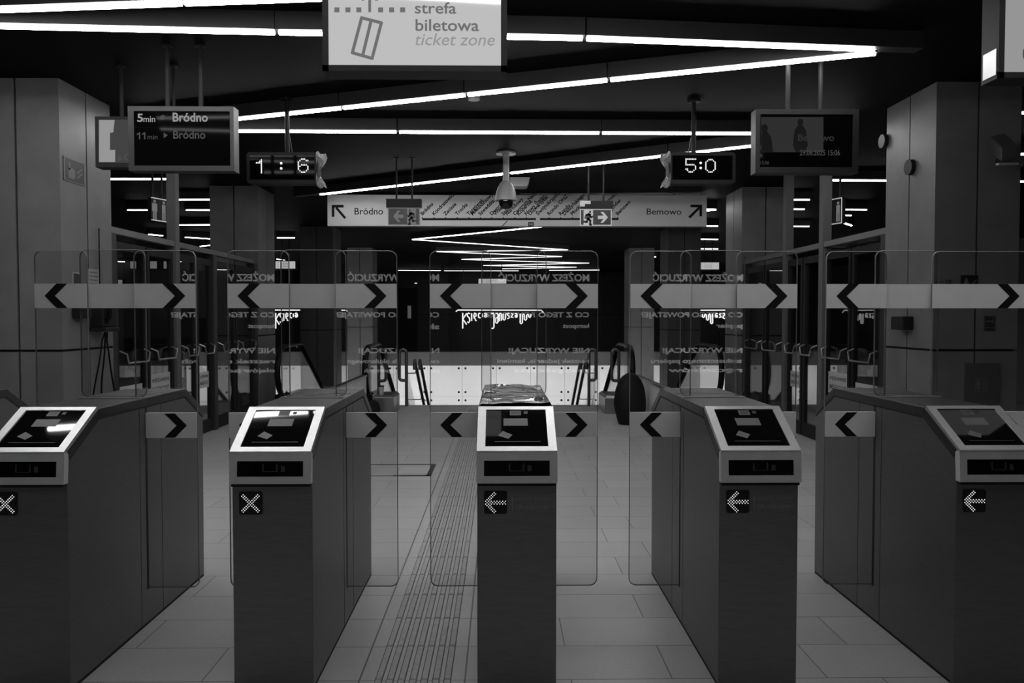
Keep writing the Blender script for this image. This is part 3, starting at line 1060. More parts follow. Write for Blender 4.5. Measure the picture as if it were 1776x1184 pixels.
def led_clock(label, px0, px1, py0, py1, items, pole_px, foil_side):
    a = atY(px0, py1, YK); c = atY(px1, py0, YK)
    t = thing('led_clock', label, 'clock', ((a.x + c.x) / 2, YK, a.z), 'hanging LED clocks')
    MB().py(rrect(a.x, c.x, a.z, c.z, 0.03), YK, YK + 0.14).build('casing', 'black', t)
    MB().box(a.x + 0.03, c.x - 0.03, YK - 0.004, YK, a.z + 0.035, c.z - 0.03).build('front_glass', 'screen', t)
    d = MB()
    for it in items:
        if it[0] == ':':
            for yy in it[2]:
                q = atY(it[1], yy, YK)
                d.py(circle(q.x, q.z, 0.011, 8), YK - 0.007, YK - 0.0045)
        else:
            bits = BITS[it[0]]
            q0_ = atY(it[1], it[4], YK); q1_ = atY(it[2], it[3], YK)
            rows, cols = len(bits), len(bits[0])
            for r in range(rows):
                for k_ in range(cols):
                    if bits[r][k_] == '#':
                        x = q0_.x + (q1_.x - q0_.x) * (k_ + 0.5) / cols
                        z = q1_.z + (q0_.z - q1_.z) * (r + 0.5) / rows
                        d.py([(x - 0.0065, z - 0.0065), (x + 0.0065, z - 0.0065), (x, z + 0.0075)], YK - 0.007, YK - 0.0045)
    d.build('led_digits', 'led', t)
    x = atY(pole_px, py0, YK).x
    b = MB().tube([(x, YK + 0.07, c.z - 0.01), (x, YK + 0.07, ZC)], 0.021, 12)
    b.lathe([(0.06, 0), (0.06, 0.02)], (x, YK + 0.07, ZC - 0.02), 16)
    b.build('hanging_pole', 'black', t)
    sg = -1 if foil_side < 0 else 1
    MB().tube([(x + 0.03 * sg, YK + 0.04, ZC - 0.35), (x + 0.035 * sg, YK + 0.04, c.z + 0.1), (x + 0.05 * sg, YK + 0.05, c.z)], 0.006, 6).build('cable', 'dark', t)
    # loose torn protective film at one end
    ex = c.x if foil_side > 0 else a.x
    s_ = 1 if foil_side > 0 else -1
    f = MB()
    n, k2 = 9, 5
    vv = []
    for i in range(n):
        for j in range(k2):
            zz_ = c.z + 0.0 - (c.z - a.z + 0.03) * i / (n - 1)
            xx = ex + s_ * (-0.02 + 0.075 * j / (k2 - 1) * (0.5 + 0.5 * math.sin(i * 0.9 + 0.6)) + 0.01)
            yy_ = YK - 0.012 - 0.02 * math.sin(i * 1.3 + j * 1.1) + 0.10 * (j / (k2 - 1))
            vv.append((xx, yy_, zz_ + 0.012 * math.sin(j * 2 + i)))
    f.add(vv, [(i * k2 + j, i * k2 + j + 1, (i + 1) * k2 + j + 1, (i + 1) * k2 + j) for i in range(n - 1) for j in range(k2 - 1)])
    fo_ = f.build('torn_film', 'foil', t)
    fo_['label'] = 'torn loose plastic film at the casing end'
    sd = fo_.modifiers.new('thickness', 'SOLIDIFY'); sd.thickness = 0.001
    return t


led_clock('black LED clock left of centre, lit digits 1 and 6 and a colon', 428, 551, 264, 318,
          [('1', 444, 455, 276, 300.5), (':', 488, (283.2, 292.2)), ('6', 516.5, 535.5, 274.5, 299.5)], 495, 1)
led_clock('black LED clock right of centre, lit digits 5 and 0 and a colon', 1160, 1276, 264, 318,
          [('5', 1188, 1207.5, 274.5, 299), (':', 1215, (282.7, 291.4)), ('0', 1222.5, 1241.5, 275.5, 299)], 1206, -1)

# ------------------------------------------------------------------ line map sign
YM = 12.7
a = atY(568, 392, YM); c = atY(1226, 339, YM)
zb, ztp = atY(569, 391.5, YM).z, atY(569, 337.5, YM).z
xl, xr = a.x, atY(1226, 366, YM).x
t = thing('line_map_sign', 'long pale hanging sign with metro line map, Bródno left and Bemowo right', 'sign', ((xl + xr) / 2, YM, zb))
MB().box(xl, xr, YM + 0.003, YM + 0.16, zb, ztp).build('casing', 'cream', t)
MB().box(xl + 0.004, xr - 0.004, YM, YM + 0.003, zb + 0.004, ztp - 0.004).build('face', 'mapboard', t)
hang_rods(t, (xl + 0.5, (xl + xr) / 2, xr - 0.5), YM + 0.08, ztp, 0.015)
tx = MB()
e1 = lambda x, y: P2(560 + x / 5.224, 320 + y / 5.224, YM)
e2 = lambda x, y: P2(890 + x / 5.224, 320 + y / 5.224, YM)
fr_ = (YM - 0.002, YM - 0.0005)
for q in (((80, 184), (188, 184), (188, 208), (104, 208), (104, 292), (80, 292)), ((112, 215), (128, 201), (211, 297), (194, 312))):
    tx.py([e1(*p) for p in q], *fr_)
tx.build('arrow_symbol', 'ink', t)
tx = MB()
for q in (((1607, 182), (1712, 182), (1712, 288), (1688, 288), (1688, 206), (1607, 206)), ((1682, 198), (1698, 212), (1604, 307), (1586, 291))):
    tx.py([e2(*p) for p in q], *fr_)
tx.build('arrow_symbol', 'ink', t)
tx = MB()
z_ = lambda px, py: atY(px, py, YM)
u0, v0 = e1(287, 272); u1, v1 = e1(545, 212)
write(tx, 'Bródno', front(YM - 0.001), u0, u1, v0, v1, bold=0.008)
tx.build('lettering', 'ink', t)
tx = MB()
u0, v0 = e2(1210, 272); u1, v1 = e2(1525, 218)
write(tx, 'Bemowo', front(YM - 0.001), u0, u1, v0, v1, bold=0.004)
stations = [(902, 'Bródno'), (1007, 'Kondratowicza'), (1112, 'Zacisze'), (1217, 'Trocka'), (1322, 'Targówek\nMieszkaniowy'), (1427, 'Szwedzka'), (1530, 'Dworzec\nWileński'), (1636, 'Stadion\nNarodowy'),
            (1740, 'Centrum Nauki\nKopernik'), (1844, 'Nowy Świat-\nUniwersytet'), (1948, 'Świętokrzyska'), (2050, 'Rondo ONZ'), (2155, 'Rondo\nDaszyńskiego'), (2260, 'Płocka'), (2363, 'Młynów'), (2466, 'Księcia Janusza'), (2570, 'Ulrychów'), (2670, 'Bemowo')]
sx5 = 5.224
tx.build('lettering', 'ink', t)
for i, (x, nm) in enumerate(stations):
    tx = MB()
    cx_, cz_ = P2(560 + x / sx5, 320 + 282 / sx5, YM)
    for ln_i, ln_s in enumerate(nm.split('\n')):
        V, Fc = glyphs(ln_s, 0.03)
        hgt = 0.066
        ca = math.cos(math.radians(45)); sa = ca
        ox = cx_ + 0.06 * ln_i
        oz = cz_ - 0.0 * ln_i
        tx.add([(ox + (p[0] * ca - p[1] * sa) * hgt * 1.25, YM - 0.001, oz + (p[0] * sa + p[1] * ca) * hgt * 1.25) for p in V], Fc)
    tx.build('station_name', 'ink', t)
tx = MB()
tx.py([e1(900, 304), e1(900, 324), P2(890 + 955 / sx5, 320 + 321 / sx5, YM), P2(890 + 955 / sx5, 320 + 303 / sx5, YM)], *fr_)
for x, nm in stations:
    x = 560 + x / sx5
    tx.py([P2(x - 0.9, 376.4, YM), P2(x + 0.9, 376.4, YM), P2(x + 0.9, 379, YM), P2(x - 0.9, 379, YM)], *fr_)
for q in stroke([P2(880, 383, YM), P2(871, 392, YM)], 0.012):
    tx.py(q, *fr_)
tx.py([e2(136, 340), e2(186, 340), e2(186, 384), e2(136, 384)], *fr_)
tx.build('route_line', 'ink', t)
mk = MB()
u0, v0 = e2(146, 378); u1, v1 = e2(178, 348)
write(mk, 'M1', front(YM - 0.0025), u0, u1, v0, v1)
mk.py([e2(207, 297), e2(242, 297), e2(242, 332), e2(207, 332)], YM - 0.004, YM - 0.0022)
mk.build('interchange_mark', 'mapboard', t)

# ------------------------------------------------------------------ exit signs
YE = 9.9


def exit_sign(label, px0, px1, py0, py1, hx0, hx1, hy0, hy1, rods, rod_top, arrow_left, lit):
    a = atY(px0, py1, YE); c = atY(px1, py0, YE)
    hA = atY(hx0, hy1, YE); hB = atY(hx1, hy0, YE)
    t = thing('exit_sign', label, 'exit sign', ((a.x + c.x) / 2, YE, a.z), 'hanging emergency exit signs')
    MB().box(hA.x, hB.x, YE - 0.02, YE + 0.07, hA.z, hB.z).build('lamp_housing', 'black', t)
    wm = 'exit_white' if lit else 'exit_dim'
    MB().box(a.x, c.x, YE, YE + 0.02, a.z, c.z).build('plate', wm, t)
    W, Hh = c.x - a.x, c.z - a.z
    pm = lambda u, v: (a.x + u * W, a.z + v * Hh)
    pn = MB()
    m0 = 0.03
    if arrow_left:
        pn.py([pm(m0, 0.05), pm(0.6, 0.05), pm(0.6, 0.95), pm(m0, 0.95)], YE - 0.002, YE - 0.0005)
        pn.py([pm(0.88, 0.05), pm(0.97, 0.05), pm(0.97, 0.95), pm(0.88, 0.95)], YE - 0.002, YE - 0.0005)
    else:
        pn.py([pm(0.41, 0.05), pm(0.97, 0.05), pm(0.97, 0.95), pm(0.41, 0.95)], YE - 0.002, YE - 0.0005)
        pn.py([pm(m0, 0.05), pm(0.11, 0.05), pm(0.11, 0.95), pm(m0, 0.95)], YE - 0.002, YE - 0.0005)
    # running figure
    ox = 0.745 if arrow_left else 0.26
    sg = -1 if arrow_left else 1
    if arrow_left:
        ox = 0.74
    S = lambda x, y: pm(ox + sg * x * 0.16, y)
    sg2 = sg
    pn.py([S(0.35 + 0.22 * math.cos(q * math.pi / 6), 0.83 + 0.075 * math.sin(q * math.pi / 6)) for q in range(12)], YE - 0.004, YE - 0.0015)
    for pts_, wd_ in (([(0.2, 0.68), (-0.05, 0.42)], 0.045), ([(0.2, 0.68), (-0.4, 0.64), (-0.6, 0.45)], 0.022), ([(0.2, 0.66), (0.55, 0.5), (0.85, 0.55)], 0.022),
                      ([(-0.05, 0.42), (0.4, 0.3), (0.35, 0.06), (0.6, 0.05)], 0.026), ([(-0.05, 0.42), (-0.3, 0.22), (-0.9, 0.24)], 0.026)):
        for q in stroke([S(*p) for p in pts_], wd_):
            pn.py(q, YE - 0.004, YE - 0.0015)
    pn.build('pictogram', 'exit_green', t)
    ar = MB()
    k_ = -1 if arrow_left else 1
    cx_ = 0.33 if arrow_left else 0.71
    R = lambda x, y: pm(cx_ + k_ * x, 0.5 + y)
    ar.py([R(0.17, 0), (R(0.02, 0.33)), R(-0.07, 0.33), R(0.03, 0.1), R(-0.15, 0.1), R(-0.15, -0.1), R(0.03, -0.1), R(-0.07, -0.33), R(0.02, -0.33)], YE - 0.004, YE - 0.0025)
    ar.build('arrow_symbol', wm, t)
    hang_rods(t, [atY(r, 300, YE + 0.02).x for r in rods], YE + 0.025, hB.z, 0.012)
    return t


exit_sign('emergency exit sign with left arrow under a black housing, dim', 673, 728, 360, 390, 670, 731, 345, 359.5, (687.5, 714.5), 275, True, False)
t = exit_sign('bright emergency exit sign with right arrow and white tape on its housing', 1006, 1061, 362.5, 391, 1007, 1063, 348.5, 361.5, (1021, 1047), 292, False, True)
tp = MB()
q0 = atY(1005.5, 358.5, YE); q1 = atY(1014, 348.5, YE); q2 = atY(1024, 354, YE)
tp.box(q0.x, q1.x, YE - 0.024, YE - 0.0205, q0.z, q1.z); tp.box(q1.x, q2.x, YE - 0.024, YE - 0.0205, q2.z, q1.z)
tp.build('white_tape', 'cream', t)

# ------------------------------------------------------------------ dome camera and other ceiling fittings
YC = 9.6
cxp = atY(877.5, 330, YC).x
zz0 = lambda py: atY(877.5, py, YC).z
t = thing('dome_camera', 'grey dome security camera hanging on a stem in front of the line map', 'security camera', (cxp, YC, zz0(362)))
b = MB().lathe([(0.038, zz0(316)), (0.038, ZC - 0.02), (0.12, ZC - 0.02), (0.12, ZC)], (cxp, YC, 0), 20)
b.build('stem', 'camera_grey', t, smooth=True)
zt_, zb_ = zz0(314), zz0(348)
hg = zt_ - zb_
MB().lathe([(0.13, zb_), (0.13, zb_ + 0.015), (0.122, zb_ + hg * 0.35), (0.1, zb_ + hg * 0.65), (0.07, zb_ + hg * 0.88), (0.038, zt_), (0.01, zt_ + 0.002)], (cxp, YC, 0), 28).build('housing', 'camera_grey', t, smooth=True)
pr = [(0.004, zz0(363))]
for i in range(1, 8):
    aa = i / 7 * math.pi / 2
    pr.append((0.085 * math.sin(aa), zz0(363) + 0.085 * (1 - math.cos(aa))))
pr.append((0.085, zb_ + 0.006))
MB().lathe(pr, (cxp, YC, 0), 24).build('lens_dome', 'black_gloss', t, smooth=True)

yw = 11.2
a = atY(884, 323, yw); c = atY(919, 307, yw)
b = MB().py([(a.x, c.z), (a.x + 0.02, a.z + 0.02), (a.x + 0.05, a.z), (c.x - 0.05, a.z), (c.x - 0.02, a.z + 0.03), (c.x, c.z)], yw, yw + 0.25)
b.box(a.x + 0.08, c.x - 0.08, yw + 0.08, yw + 0.17, c.z, ZC)
tag(b.build('ceiling_box', 'cream', loc=((a.x + c.x) / 2, yw, ZC), bevel=0.008), 'pale ceiling mounted box just behind the dome camera', 'ceiling box')
q = atZ(822, 173.5, 3.36)
b = MB().lathe([(0.05, 0), (0.05, 0.03), (0.035, 0.06)], (q.x, q.y, 3.36), 20)
tag(b.build('ceiling_sensor', 'cream', loc=(q.x, q.y, ZC), smooth=True), 'small round ceiling sensor under the long sloping strip light', 'sensor')

# ------------------------------------------------------------------ escalators
def escalator(label, xo, xi, y0=12.06):
    """xo outer, xi inner handrail lines"""
    t = thing('escalator', label, 'escalator', ((xo + xi) / 2, y0 + 0.6, 0), 'escalators down to the platform')

    def path(off=0.0):
        """handrail centre line in (y,z); off shrinks inwards"""
        top = 1.0 - off
        pts = [(y0 + 0.55, 0.24 + off), (y0 + 0.28, 0.24 + off)]
        cy, cz_, r = y0 + 0.36, (top + 0.24 + off) / 2, (top - 0.24 - off) / 2
        for i in range(1, 12):
            an = -math.pi / 2 - math.pi * i / 12
            pts.append((cy + (r + 0.0) * math.cos(an) * 0.95, cz_ + r * math.sin(an)))
        pts += [(y0 + 0.4, top), (y0 + 1.25, top)]
        for i in range(1, 5):
            an = math.radians(30 * i / 5)
            pts.append((y0 + 1.25 + 0.6 * math.sin(an), top - 0.6 * (1 - math.cos(an))))
        e = pts[-1]
        pts += [(e[0] + 7.2, e[1] - 7.2 * math.tan(math.radians(29)))]
        return pts
    for x in (xo, xi):
        P_ = path()
        MB().tube([(x, y_, z_) for y_, z_ in P_], 0.046, 12, side=(1, 0, 0), squash=0.62).build('handrail', 'rubber', t, smooth=True)
        In = path(0.04)
        top_y = In[-1]
        poly = [(q_[0], q_[1]) for q_ in In] + [(top_y[0], top_y[1] - 0.95), (y0 + 1.7, 0.1), (y0 + 0.5, 0.1)]
        MB().px(poly, x - 0.006, x + 0.006).build('balustrade_glass', 'glass_dark', t)
        sk = MB()
        e_ = (y0 + 9.0, -7.25 * math.tan(math.radians(29)))
        sk.px([(y0 + 0.15, 0.0), (y0 + 0.15, 0.2), (y0 + 0.3, 0.235), (y0 + 1.5, 0.235), (e_[0], e_[1] + 0.235), (e_[0], e_[1] - 0.5), (y0 + 1.7, -0.5), (y0 + 1.1, -0.36), (y0 + 1.1, 0.0)], x - 0.045, x + 0.045)
        sk.build('skirt', 'guide', t)
        MB().lathe([(0.02, 0.0), (0.085, 0.01), (0.1, 0.12), (0.085, 0.26), (0.02, 0.28)], (x, y0 + 0.17, 0.0), 16).build('handrail_inlet', 'rubber', t, smooth=True)
    xa_, xb_ = min(xo, xi) + 0.047, max(xo, xi) - 0.047
    MB().box(xa_, xb_, y0 + 0.02, y0 + 1.45, 0.0, 0.008).build('floor_plate', 'rail_steel', t)
    st = MB()
    yy, zz_ = y0 + 1.45, 0.0
    for i in range(22):
        drop = 0.0 if i < 1 else (0.08 if i == 1 else 0.22)
        zz_ -= drop
        st.box(xa_, xb_, yy, yy + 0.4, zz_ - 0.24, zz_)
        yy += 0.4
    s_o = st.build('steps', 'dark', t)
    return t


escalator('escalator going down on the left, behind the second gate', -3.38, -2.06)
escalator('escalator going down on the right, behind the fourth gate', 3.36, 2.0)


def barrier(x, label, ya=9.4, yb=12.0):
    t = thing('guide_barrier', label, 'barrier', (x, (ya + yb) / 2, 0), 'low barriers leading to the escalators')
    n = 8
    b = MB()
    for i in range(n):
        y_ = ya + (yb - ya) * i / n
        b.box(x - 0.03, x + 0.03, y_ + 0.004, y_ + (yb - ya) / n - 0.004, 0.0, 0.56)
    b.build('panel', 'guide', t)
    MB().box(x - 0.042, x + 0.042, ya - 0.01, yb + 0.01, 0.56, 0.585).build('top_rail', 'rail_steel', t)


barrier(-2.06, 'low light metal barrier leading to the left escalator')
barrier(2.04, 'low light metal barrier leading to the right escalator')


def guard(label, x, y, s, h=0.925):
    """upright tube guard with a narrow closed loop; s: side of the short leg"""
    w_ = 0.115
    r = 0.026
    b = MB()
    pts = [(x, y, 0.0), (x, y, h - w_ / 2)]
    for i in range(1, 9):
        an = math.pi * i / 9
        pts.append((x + s * (w_ / 2 - w_ / 2 * math.cos(an)), y, h - w_ / 2 + w_ / 2 * math.sin(an)))
    pts += [(x + s * w_, y, h - w_ / 2), (x + s * w_, y, 0.47)]
    for i in range(1, 6):
        an = math.pi / 2 * i / 5
        pts.append((x + s * (w_ - 0.05 * (1 - math.cos(an))), y, 0.47 - 0.05 * math.sin(an)))
    pts.append((x, y, 0.42))
    b.tube(pts, r, 10)
    b.lathe([(0.034, 0), (0.034, 0.012), (0.027, 0.016)], (x, y, 0), 14)
    o = b.build('tube_guard', 'guard', loc=(x, y, 0), smooth=True)
    tag(o, label, 'guard rail', 'tubular guards beside the escalators')


guard('dark tubular loop guard right of the left escalator, nearest the stairs', -1.545, 13.0, -1)
guard('dark tubular loop guard close against the left escalator handrail', -1.98, 12.9, 1)
guard('dark tubular loop guard left of the right escalator, nearest the stairs', 1.44, 13.0, 1)
guard('dark tubular loop guard close against the right escalator handrail', 1.915, 12.9, -1)


def plinth(label, x0, x1, y0, y1):
    b = MB().box(x0, x1, y0, y1, 0, 0.24)
    b.hexa([(x0, y0, 0.24), (x1, y0, 0.24), (x1, y1, 0.24), (x0, y1, 0.24), (x0 + 0.03, y0 + 0.05, 0.27), (x1 - 0.03, y0 + 0.05, 0.27), (x1 - 0.03, y1 - 0.05, 0.27), (x0 + 0.03, y1 - 0.05, 0.27)])
    tag(b.build('steel_plinth', 'rail_steel', loc=((x0 + x1) / 2, (y0 + y1) / 2, 0), bevel=0.006), label, 'plinth', 'steel plinths at the escalators')


plinth('low steel plinth at the foot of the left escalator', -1.94, -1.62, 12.0, 12.7)
plinth('low steel plinth at the foot of the right escalator', 1.56, 1.88, 11.9, 12.7)
b = MB().lathe([(0.034, 0.0), (0.045, 0.12)], (-1.83, 12.15, 0.27), 18)
t = thing('paper_cup', 'pale takeaway cup with dark lid on the left steel plinth', 'cup', (-1.83, 12.15, 0.27))
b.build('cup_body', 'cup', t, smooth=True)
MB().lathe([(0.047, 0.0), (0.047, 0.012), (0.04, 0.02)], (-1.83, 12.15, 0.39), 18).build('cup_lid', 'black', t, smooth=True)


def bundle(label, x, y, w_, h_, sd):
    n, k2 = 14, 20
    rnd = random.Random(sd)
    b = MB()
    vs = []
    for i in range(n + 1):
        t_ = i / n
        rr = w_ / 2 * math.sqrt(max(0.02, 1 - ((t_ - 0.42) / 0.585) ** 2))
        for j in range(k2):
            an = 2 * math.pi * j / k2
            f_ = 1 + 0.09 * mathutils.noise.noise(Vector((math.cos(an) * 2, math.sin(an) * 2, t_ * 3 + sd)))
            vs.append((x + rr * f_ * math.cos(an), y + rr * f_ * math.sin(an) * 0.8, t_ * h_))
    fs = [(i * k2 + j, i * k2 + (j + 1) % k2, (i + 1) * k2 + (j + 1) % k2, (i + 1) * k2 + j) for i in range(n) for j in range(k2)]
    fs += [tuple(range(k2))[::-1], tuple(n * k2 + j for j in range(k2))]
    b.add(vs, fs)
    tag(b.build('black_bag', 'ink', loc=(x, y, 0), smooth=True), label, 'bag', 'black bags by the escalators')


bundle('large black rounded bag standing at the end of the right barrier', 1.75, 10.75, 0.44, 0.70, 3)
bundle('small black rounded bag at the foot of the left escalator handrail', -1.88, 11.7, 0.2, 0.24, 9)


def stair_rail(label, x, s):
    t = thing('stair_handrail', label, 'handrail', (x, 13.1, 0), 'double handrails of the central stairs')
    tn = math.tan(math.radians(30.5))
    for k_, dx in enumerate((0, s * 0.085)):
        p_ = [(x + dx, 12.98, 0.60), (x + dx, 12.96, 0.70), (x + dx, 13.02, 0.745), (x + dx, 20.0, 0.745 - 6.98 * tn)]
        MB().tube(p_, 0.026, 10).build('rail_tube', 'guard', t, smooth=True)
    for i in range(6):
        y_ = 13.25 + i * 0.9
        z_r = 0.745 - (y_ - 13.02) * tn
        b = MB().tube([(x, y_, z_r - 0.02), (x - s * 0.02, y_, z_r - 0.09), (x - s * 0.16, y_, z_r - 0.09)], 0.009, 6)
        b.build('bracket', 'guard', t)
    # slim stringer panel the brackets are fixed to
    MB().px([(13.16, -0.4), (13.16, 0.62), (20.0, 0.62 - 6.84 * tn), (20.0, -0.4 - 6.84 * tn)], x - s * 0.16 - 0.015, x - s * 0.16 + 0.015).build('side_panel', 'glass_dark', t)


stair_rail('dark double handrail on the left side of the central stairs', -1.41, 1)
stair_rail('dark double handrail on the right side of the central stairs', 1.39, -1)

# ------------------------------------------------------------------ emergency doors between the columns on both sides
def side_doors(side):
    x = side * 3.72
    nm = 'left' if side < 0 else 'right'
    # frame
    b = MB()
    posts = (7.62, 9.12, 10.3, 12.0)
    for i, y_ in enumerate(posts):
        hh = ZC if (i == 1 or (i == 2 and side > 0)) else 2.25
        b.box(x - 0.05, x + 0.05, y_ - 0.055, y_ + 0.055, 0, hh, 0 if hh == ZC else 1)
    b.box(x - 0.035, x + 0.035, 7.55, 12.05, 2.25, 2.31, 2)
    o = structure(b, 'trim_%d' % (1 if side < 0 else 2), ['post', 'dark', 'column'])
    n = 0
    ys = [(7.7, 8.35), (8.39, 9.04), (9.2, 9.7), (9.74, 10.22), (10.38, 11.12), (11.16, 11.92)]
    for i, (ya, yb) in enumerate(ys):
        t = thing('emergency_door', 'glass emergency door with push bar in the %s side screen, %s from the front' % (nm, ORD[i]), 'door', (x, (ya + yb) / 2, 0), 'emergency doors beside the gates')
        f = MB()
        for q in ((ya, ya + 0.05, 0.01, 2.18), (yb - 0.05, yb, 0.01, 2.18), (ya + 0.05, yb - 0.05, 0.01, 0.16), (ya + 0.05, yb - 0.05, 2.10, 2.18)):
            f.box(x - 0.025, x + 0.025, q[0], q[1], q[2], q[3])
        f.build('door_frame', 'black', t)
        MB().box(x - 0.005, x + 0.005, ya + 0.05, yb - 0.05, 0.16, 2.10).build('door_glass', 'glass_dark', t)
        xi = x - side * 0.09
        bar = MB().tube([(x - side * 0.025, ya + 0.06, 1.12), (xi, ya + 0.07, 1.09), (xi, ya + 0.11, 1.0), (xi, yb - 0.11, 1.0), (xi, yb - 0.07, 1.09), (x - side * 0.025, yb - 0.06, 1.12)], 0.010, 8)
        bar.build('push_bar', 'rail_steel', t, smooth=True)
        if i in (0, 1, 3):
            z0_, z1_ = (0.57, 0.77) if i != 1 else (0.60, 0.84)
            xs_ = x - side * 0.008
            pn = MB().box(min(xs_, xs_ - side * 0.002), max(xs_, xs_ - side * 0.002), ya + 0.08, yb - 0.08, z0_, z1_).build('notice', 'paper', t)
            pn['label'] = 'pale printed notice'
            tx = MB()
            xt = xs_ - side * 0.0028
            ua, ub = (ya + 0.11, yb - 0.11)
            if side > 0:
                ua, ub = ub, ua     # text reads towards the viewer's right
            mpx = lambda u, v, xt=xt: (xt, u, v)
            hgt = z1_ - z0_
            write(tx, 'WYJŚCIE AWARYJNE', mpx, ua, ub, z0_ + hgt * 0.58, z0_ + hgt * 0.85, bold=0.02)
            write(tx, 'EMERGENCY EXIT', mpx, ua, ub, z0_ + hgt * 0.2, z0_ + hgt * 0.42, bold=0.01)
            tx.build('lettering', 'ink', pn)


side_doors(-1)
side_doors(1)

# ------------------------------------------------------------------ fittings on the front columns
def flat_front(name, label, cat, Y, px0, px1, py0, py1, th, mat, marks=None, mm='mark', group=None):
    a = atY(px0, py1, Y - th); c = atY(px1, py0, Y - th)
    t = thing(name, label, cat, ((a.x + c.x) / 2, Y, a.z), group)
    MB().box(a.x, c.x, Y - th, Y, a.z, c.z).build('plate', mat, t)
    if marks:
        mb = MB()
        for poly in marks:
            mb.py([(a.x + u * (c.x - a.x), a.z + v * (c.z - a.z)) for u, v in poly], Y - th - 0.0012, Y - th - 0.0003)
        mb.build('symbol', mm, t)
    return t


def frame_marks(w_=0.05):
    return [[(0, 0), (1, 0), (1, w_), (0, w_)], [(0, 1 - w_), (1, 1 - w_), (1, 1), (0, 1)], [(0, 0), (w_, 0), (w_, 1), (0, 1)], [(1 - w_, 0), (1, 0), (1, 1), (1 - w_, 1)]]


YC1 = 6.68
hand = frame_marks() + [rrect(0.2, 0.52, 0.15, 0.6, 0.1), [(0.22, 0.5), (0.3, 0.5), (0.3, 0.85), (0.22, 0.85)]] + stroke([(0.62, 0.25), (0.85, 0.5)], 0.06) + stroke([(0.62, 0.45), (0.85, 0.7)], 0.06)
# sits partly on the front face near its inner corner
HAND = hand
bx = frame_marks(0.04) + [[(0.2, 0.15), (0.45, 0.15), (0.45, 0.6), (0.33, 0.85), (0.2, 0.6)]] + stroke([(0.65, 0.2), (0.85, 0.45)], 0.06) + stroke([(0.65, 0.45), (0.85, 0.7)], 0.06)
flat_front('fire_sign', 'small square pictogram sign on the right front column above the dark cabinet', 'sign', YC1, 1665, 1698, 476, 508, 0.004, 'black', bx, 'mark_dim', 'pictogram signs on the right front column')
flat_front('fire_sign', 'small pictogram sign with long outline, right of the seam of the right front column', 'sign', YC1, 1706, 1727, 547, 575, 0.004, 'dark', frame_marks(0.05) + [[(0.15, 0.6), (0.8, 0.6), (0.8, 0.68), (0.15, 0.68)], [(0.1, 0.24), (0.9, 0.24), (0.9, 0.28), (0.1, 0.28)], [(0.75, 0.5), (0.82, 0.5), (0.82, 0.85), (0.75, 0.85)]], 'mark_dim', 'pictogram signs on the right front column')
t = flat_front('certificate_label', 'small certification plate on the right front column, just above the arrow band', 'label', YC1, 1621, 1652, 484, 496, 0.003, 'mark_dim', [[(0.08, 0.2), (0.5, 0.2), (0.5, 0.3), (0.08, 0.3)], [(0.08, 0.5), (0.5, 0.5), (0.5, 0.6), (0.08, 0.6)]], 'ink')
tx = MB(); wpx(tx, 'CE', YC1, 1640, 1650, 485.5, 492.5, 0.0045, bold=0.02); tx.build('lettering', 'ink', t)
cab = thing('hose_cabinet', 'dark flat hose cabinet low on the right front column with pictogram', 'cabinet', (atY(1700, 690, YC1).x, YC1, 0.6))
a = atY(1670, 760, YC1); c = atY(1731, 630, YC1)
MB().box(a.x, c.x, YC1 - 0.02, YC1, 0.45, c.z).build('door', 'cabinet', cab)
d0 = atY(1689, 679, YC1); d1 = atY(1709, 656, YC1)
mb = MB()
for poly in frame_marks(0.05) + [rrect(0.12, 0.42, 0.12, 0.85, 0.12)] + stroke([(0.6, 0.2), (0.85, 0.5)], 0.07) + stroke([(0.6, 0.5), (0.85, 0.8)], 0.07):
    mb.py([(d0.x + u * (d1.x - d0.x), d0.z + v * (d1.z - d0.z)) for u, v in poly], YC1 - 0.0225, YC1 - 0.0205)
mb.build('symbol', 'mark_dim', cab)

# things on the inner side faces (plane x = +-3.65)
def hand_sign():
    X = -3.65
    ya, yb = 3.65 * F / (869 - 120), 3.65 * F / (869 - 156)
    za, zb = H + (550 - 321) * 6.9 / F, H + (550 - 281) * 6.9 / F
    t = thing('wall_sign', 'square hand pictogram sign on the left front column, below the lit sign', 'sign', (X, (ya + yb) / 2, za))
    MB().box(X, X + 0.004, ya, yb, za, zb).build('plate', 'dark', t)
    for nm_, part_ in (('border', HAND[:4]), ('hand_symbol', HAND[4:6]), ('flame_symbol', HAND[6:])):
        mb = MB()
        for poly in part_:
            mb.px([(ya + u * (yb - ya), za + v * (zb - za)) for u, v in poly], X + 0.0043, X + 0.0055)
        mb.build(nm_, 'mark_dim', t)


hand_sign()
def atX(px, py, X):
    d = ray(px, py)
    return CAM + d * (X / d.x)


q = atX(1582, 290, 3.65)
b = MB().tube([(3.65, q.y, q.z), (3.61, q.y, q.z)], 0.07, 16)
tag(b.build('wall_speaker', 'black', loc=(3.65, q.y, q.z), smooth=True), 'small dark round speaker on the lit side of the right front column', 'speaker', 'round speakers on the right front column')
q = atX(1536, 245, 3.65)
b = MB().tube([(3.65, q.y, q.z), (3.61, q.y, q.z)], 0.065, 16)
tag(b.build('wall_speaker', 'black', loc=(3.65, q.y, q.z), smooth=True), 'dark round speaker near the top far edge of the right front column', 'speaker', 'round speakers on the right front column')
q = atX(1574, 560, 3.65)
b = MB().box(3.55, 3.65, q.y - 0.11, q.y + 0.11, q.z - 0.06, q.z + 0.06)
tag(b.build('junction_box', 'black', loc=(3.65, q.y, q.z), bevel=0.01), 'black box on the lit side of the right front column, below the arrow band', 'box')
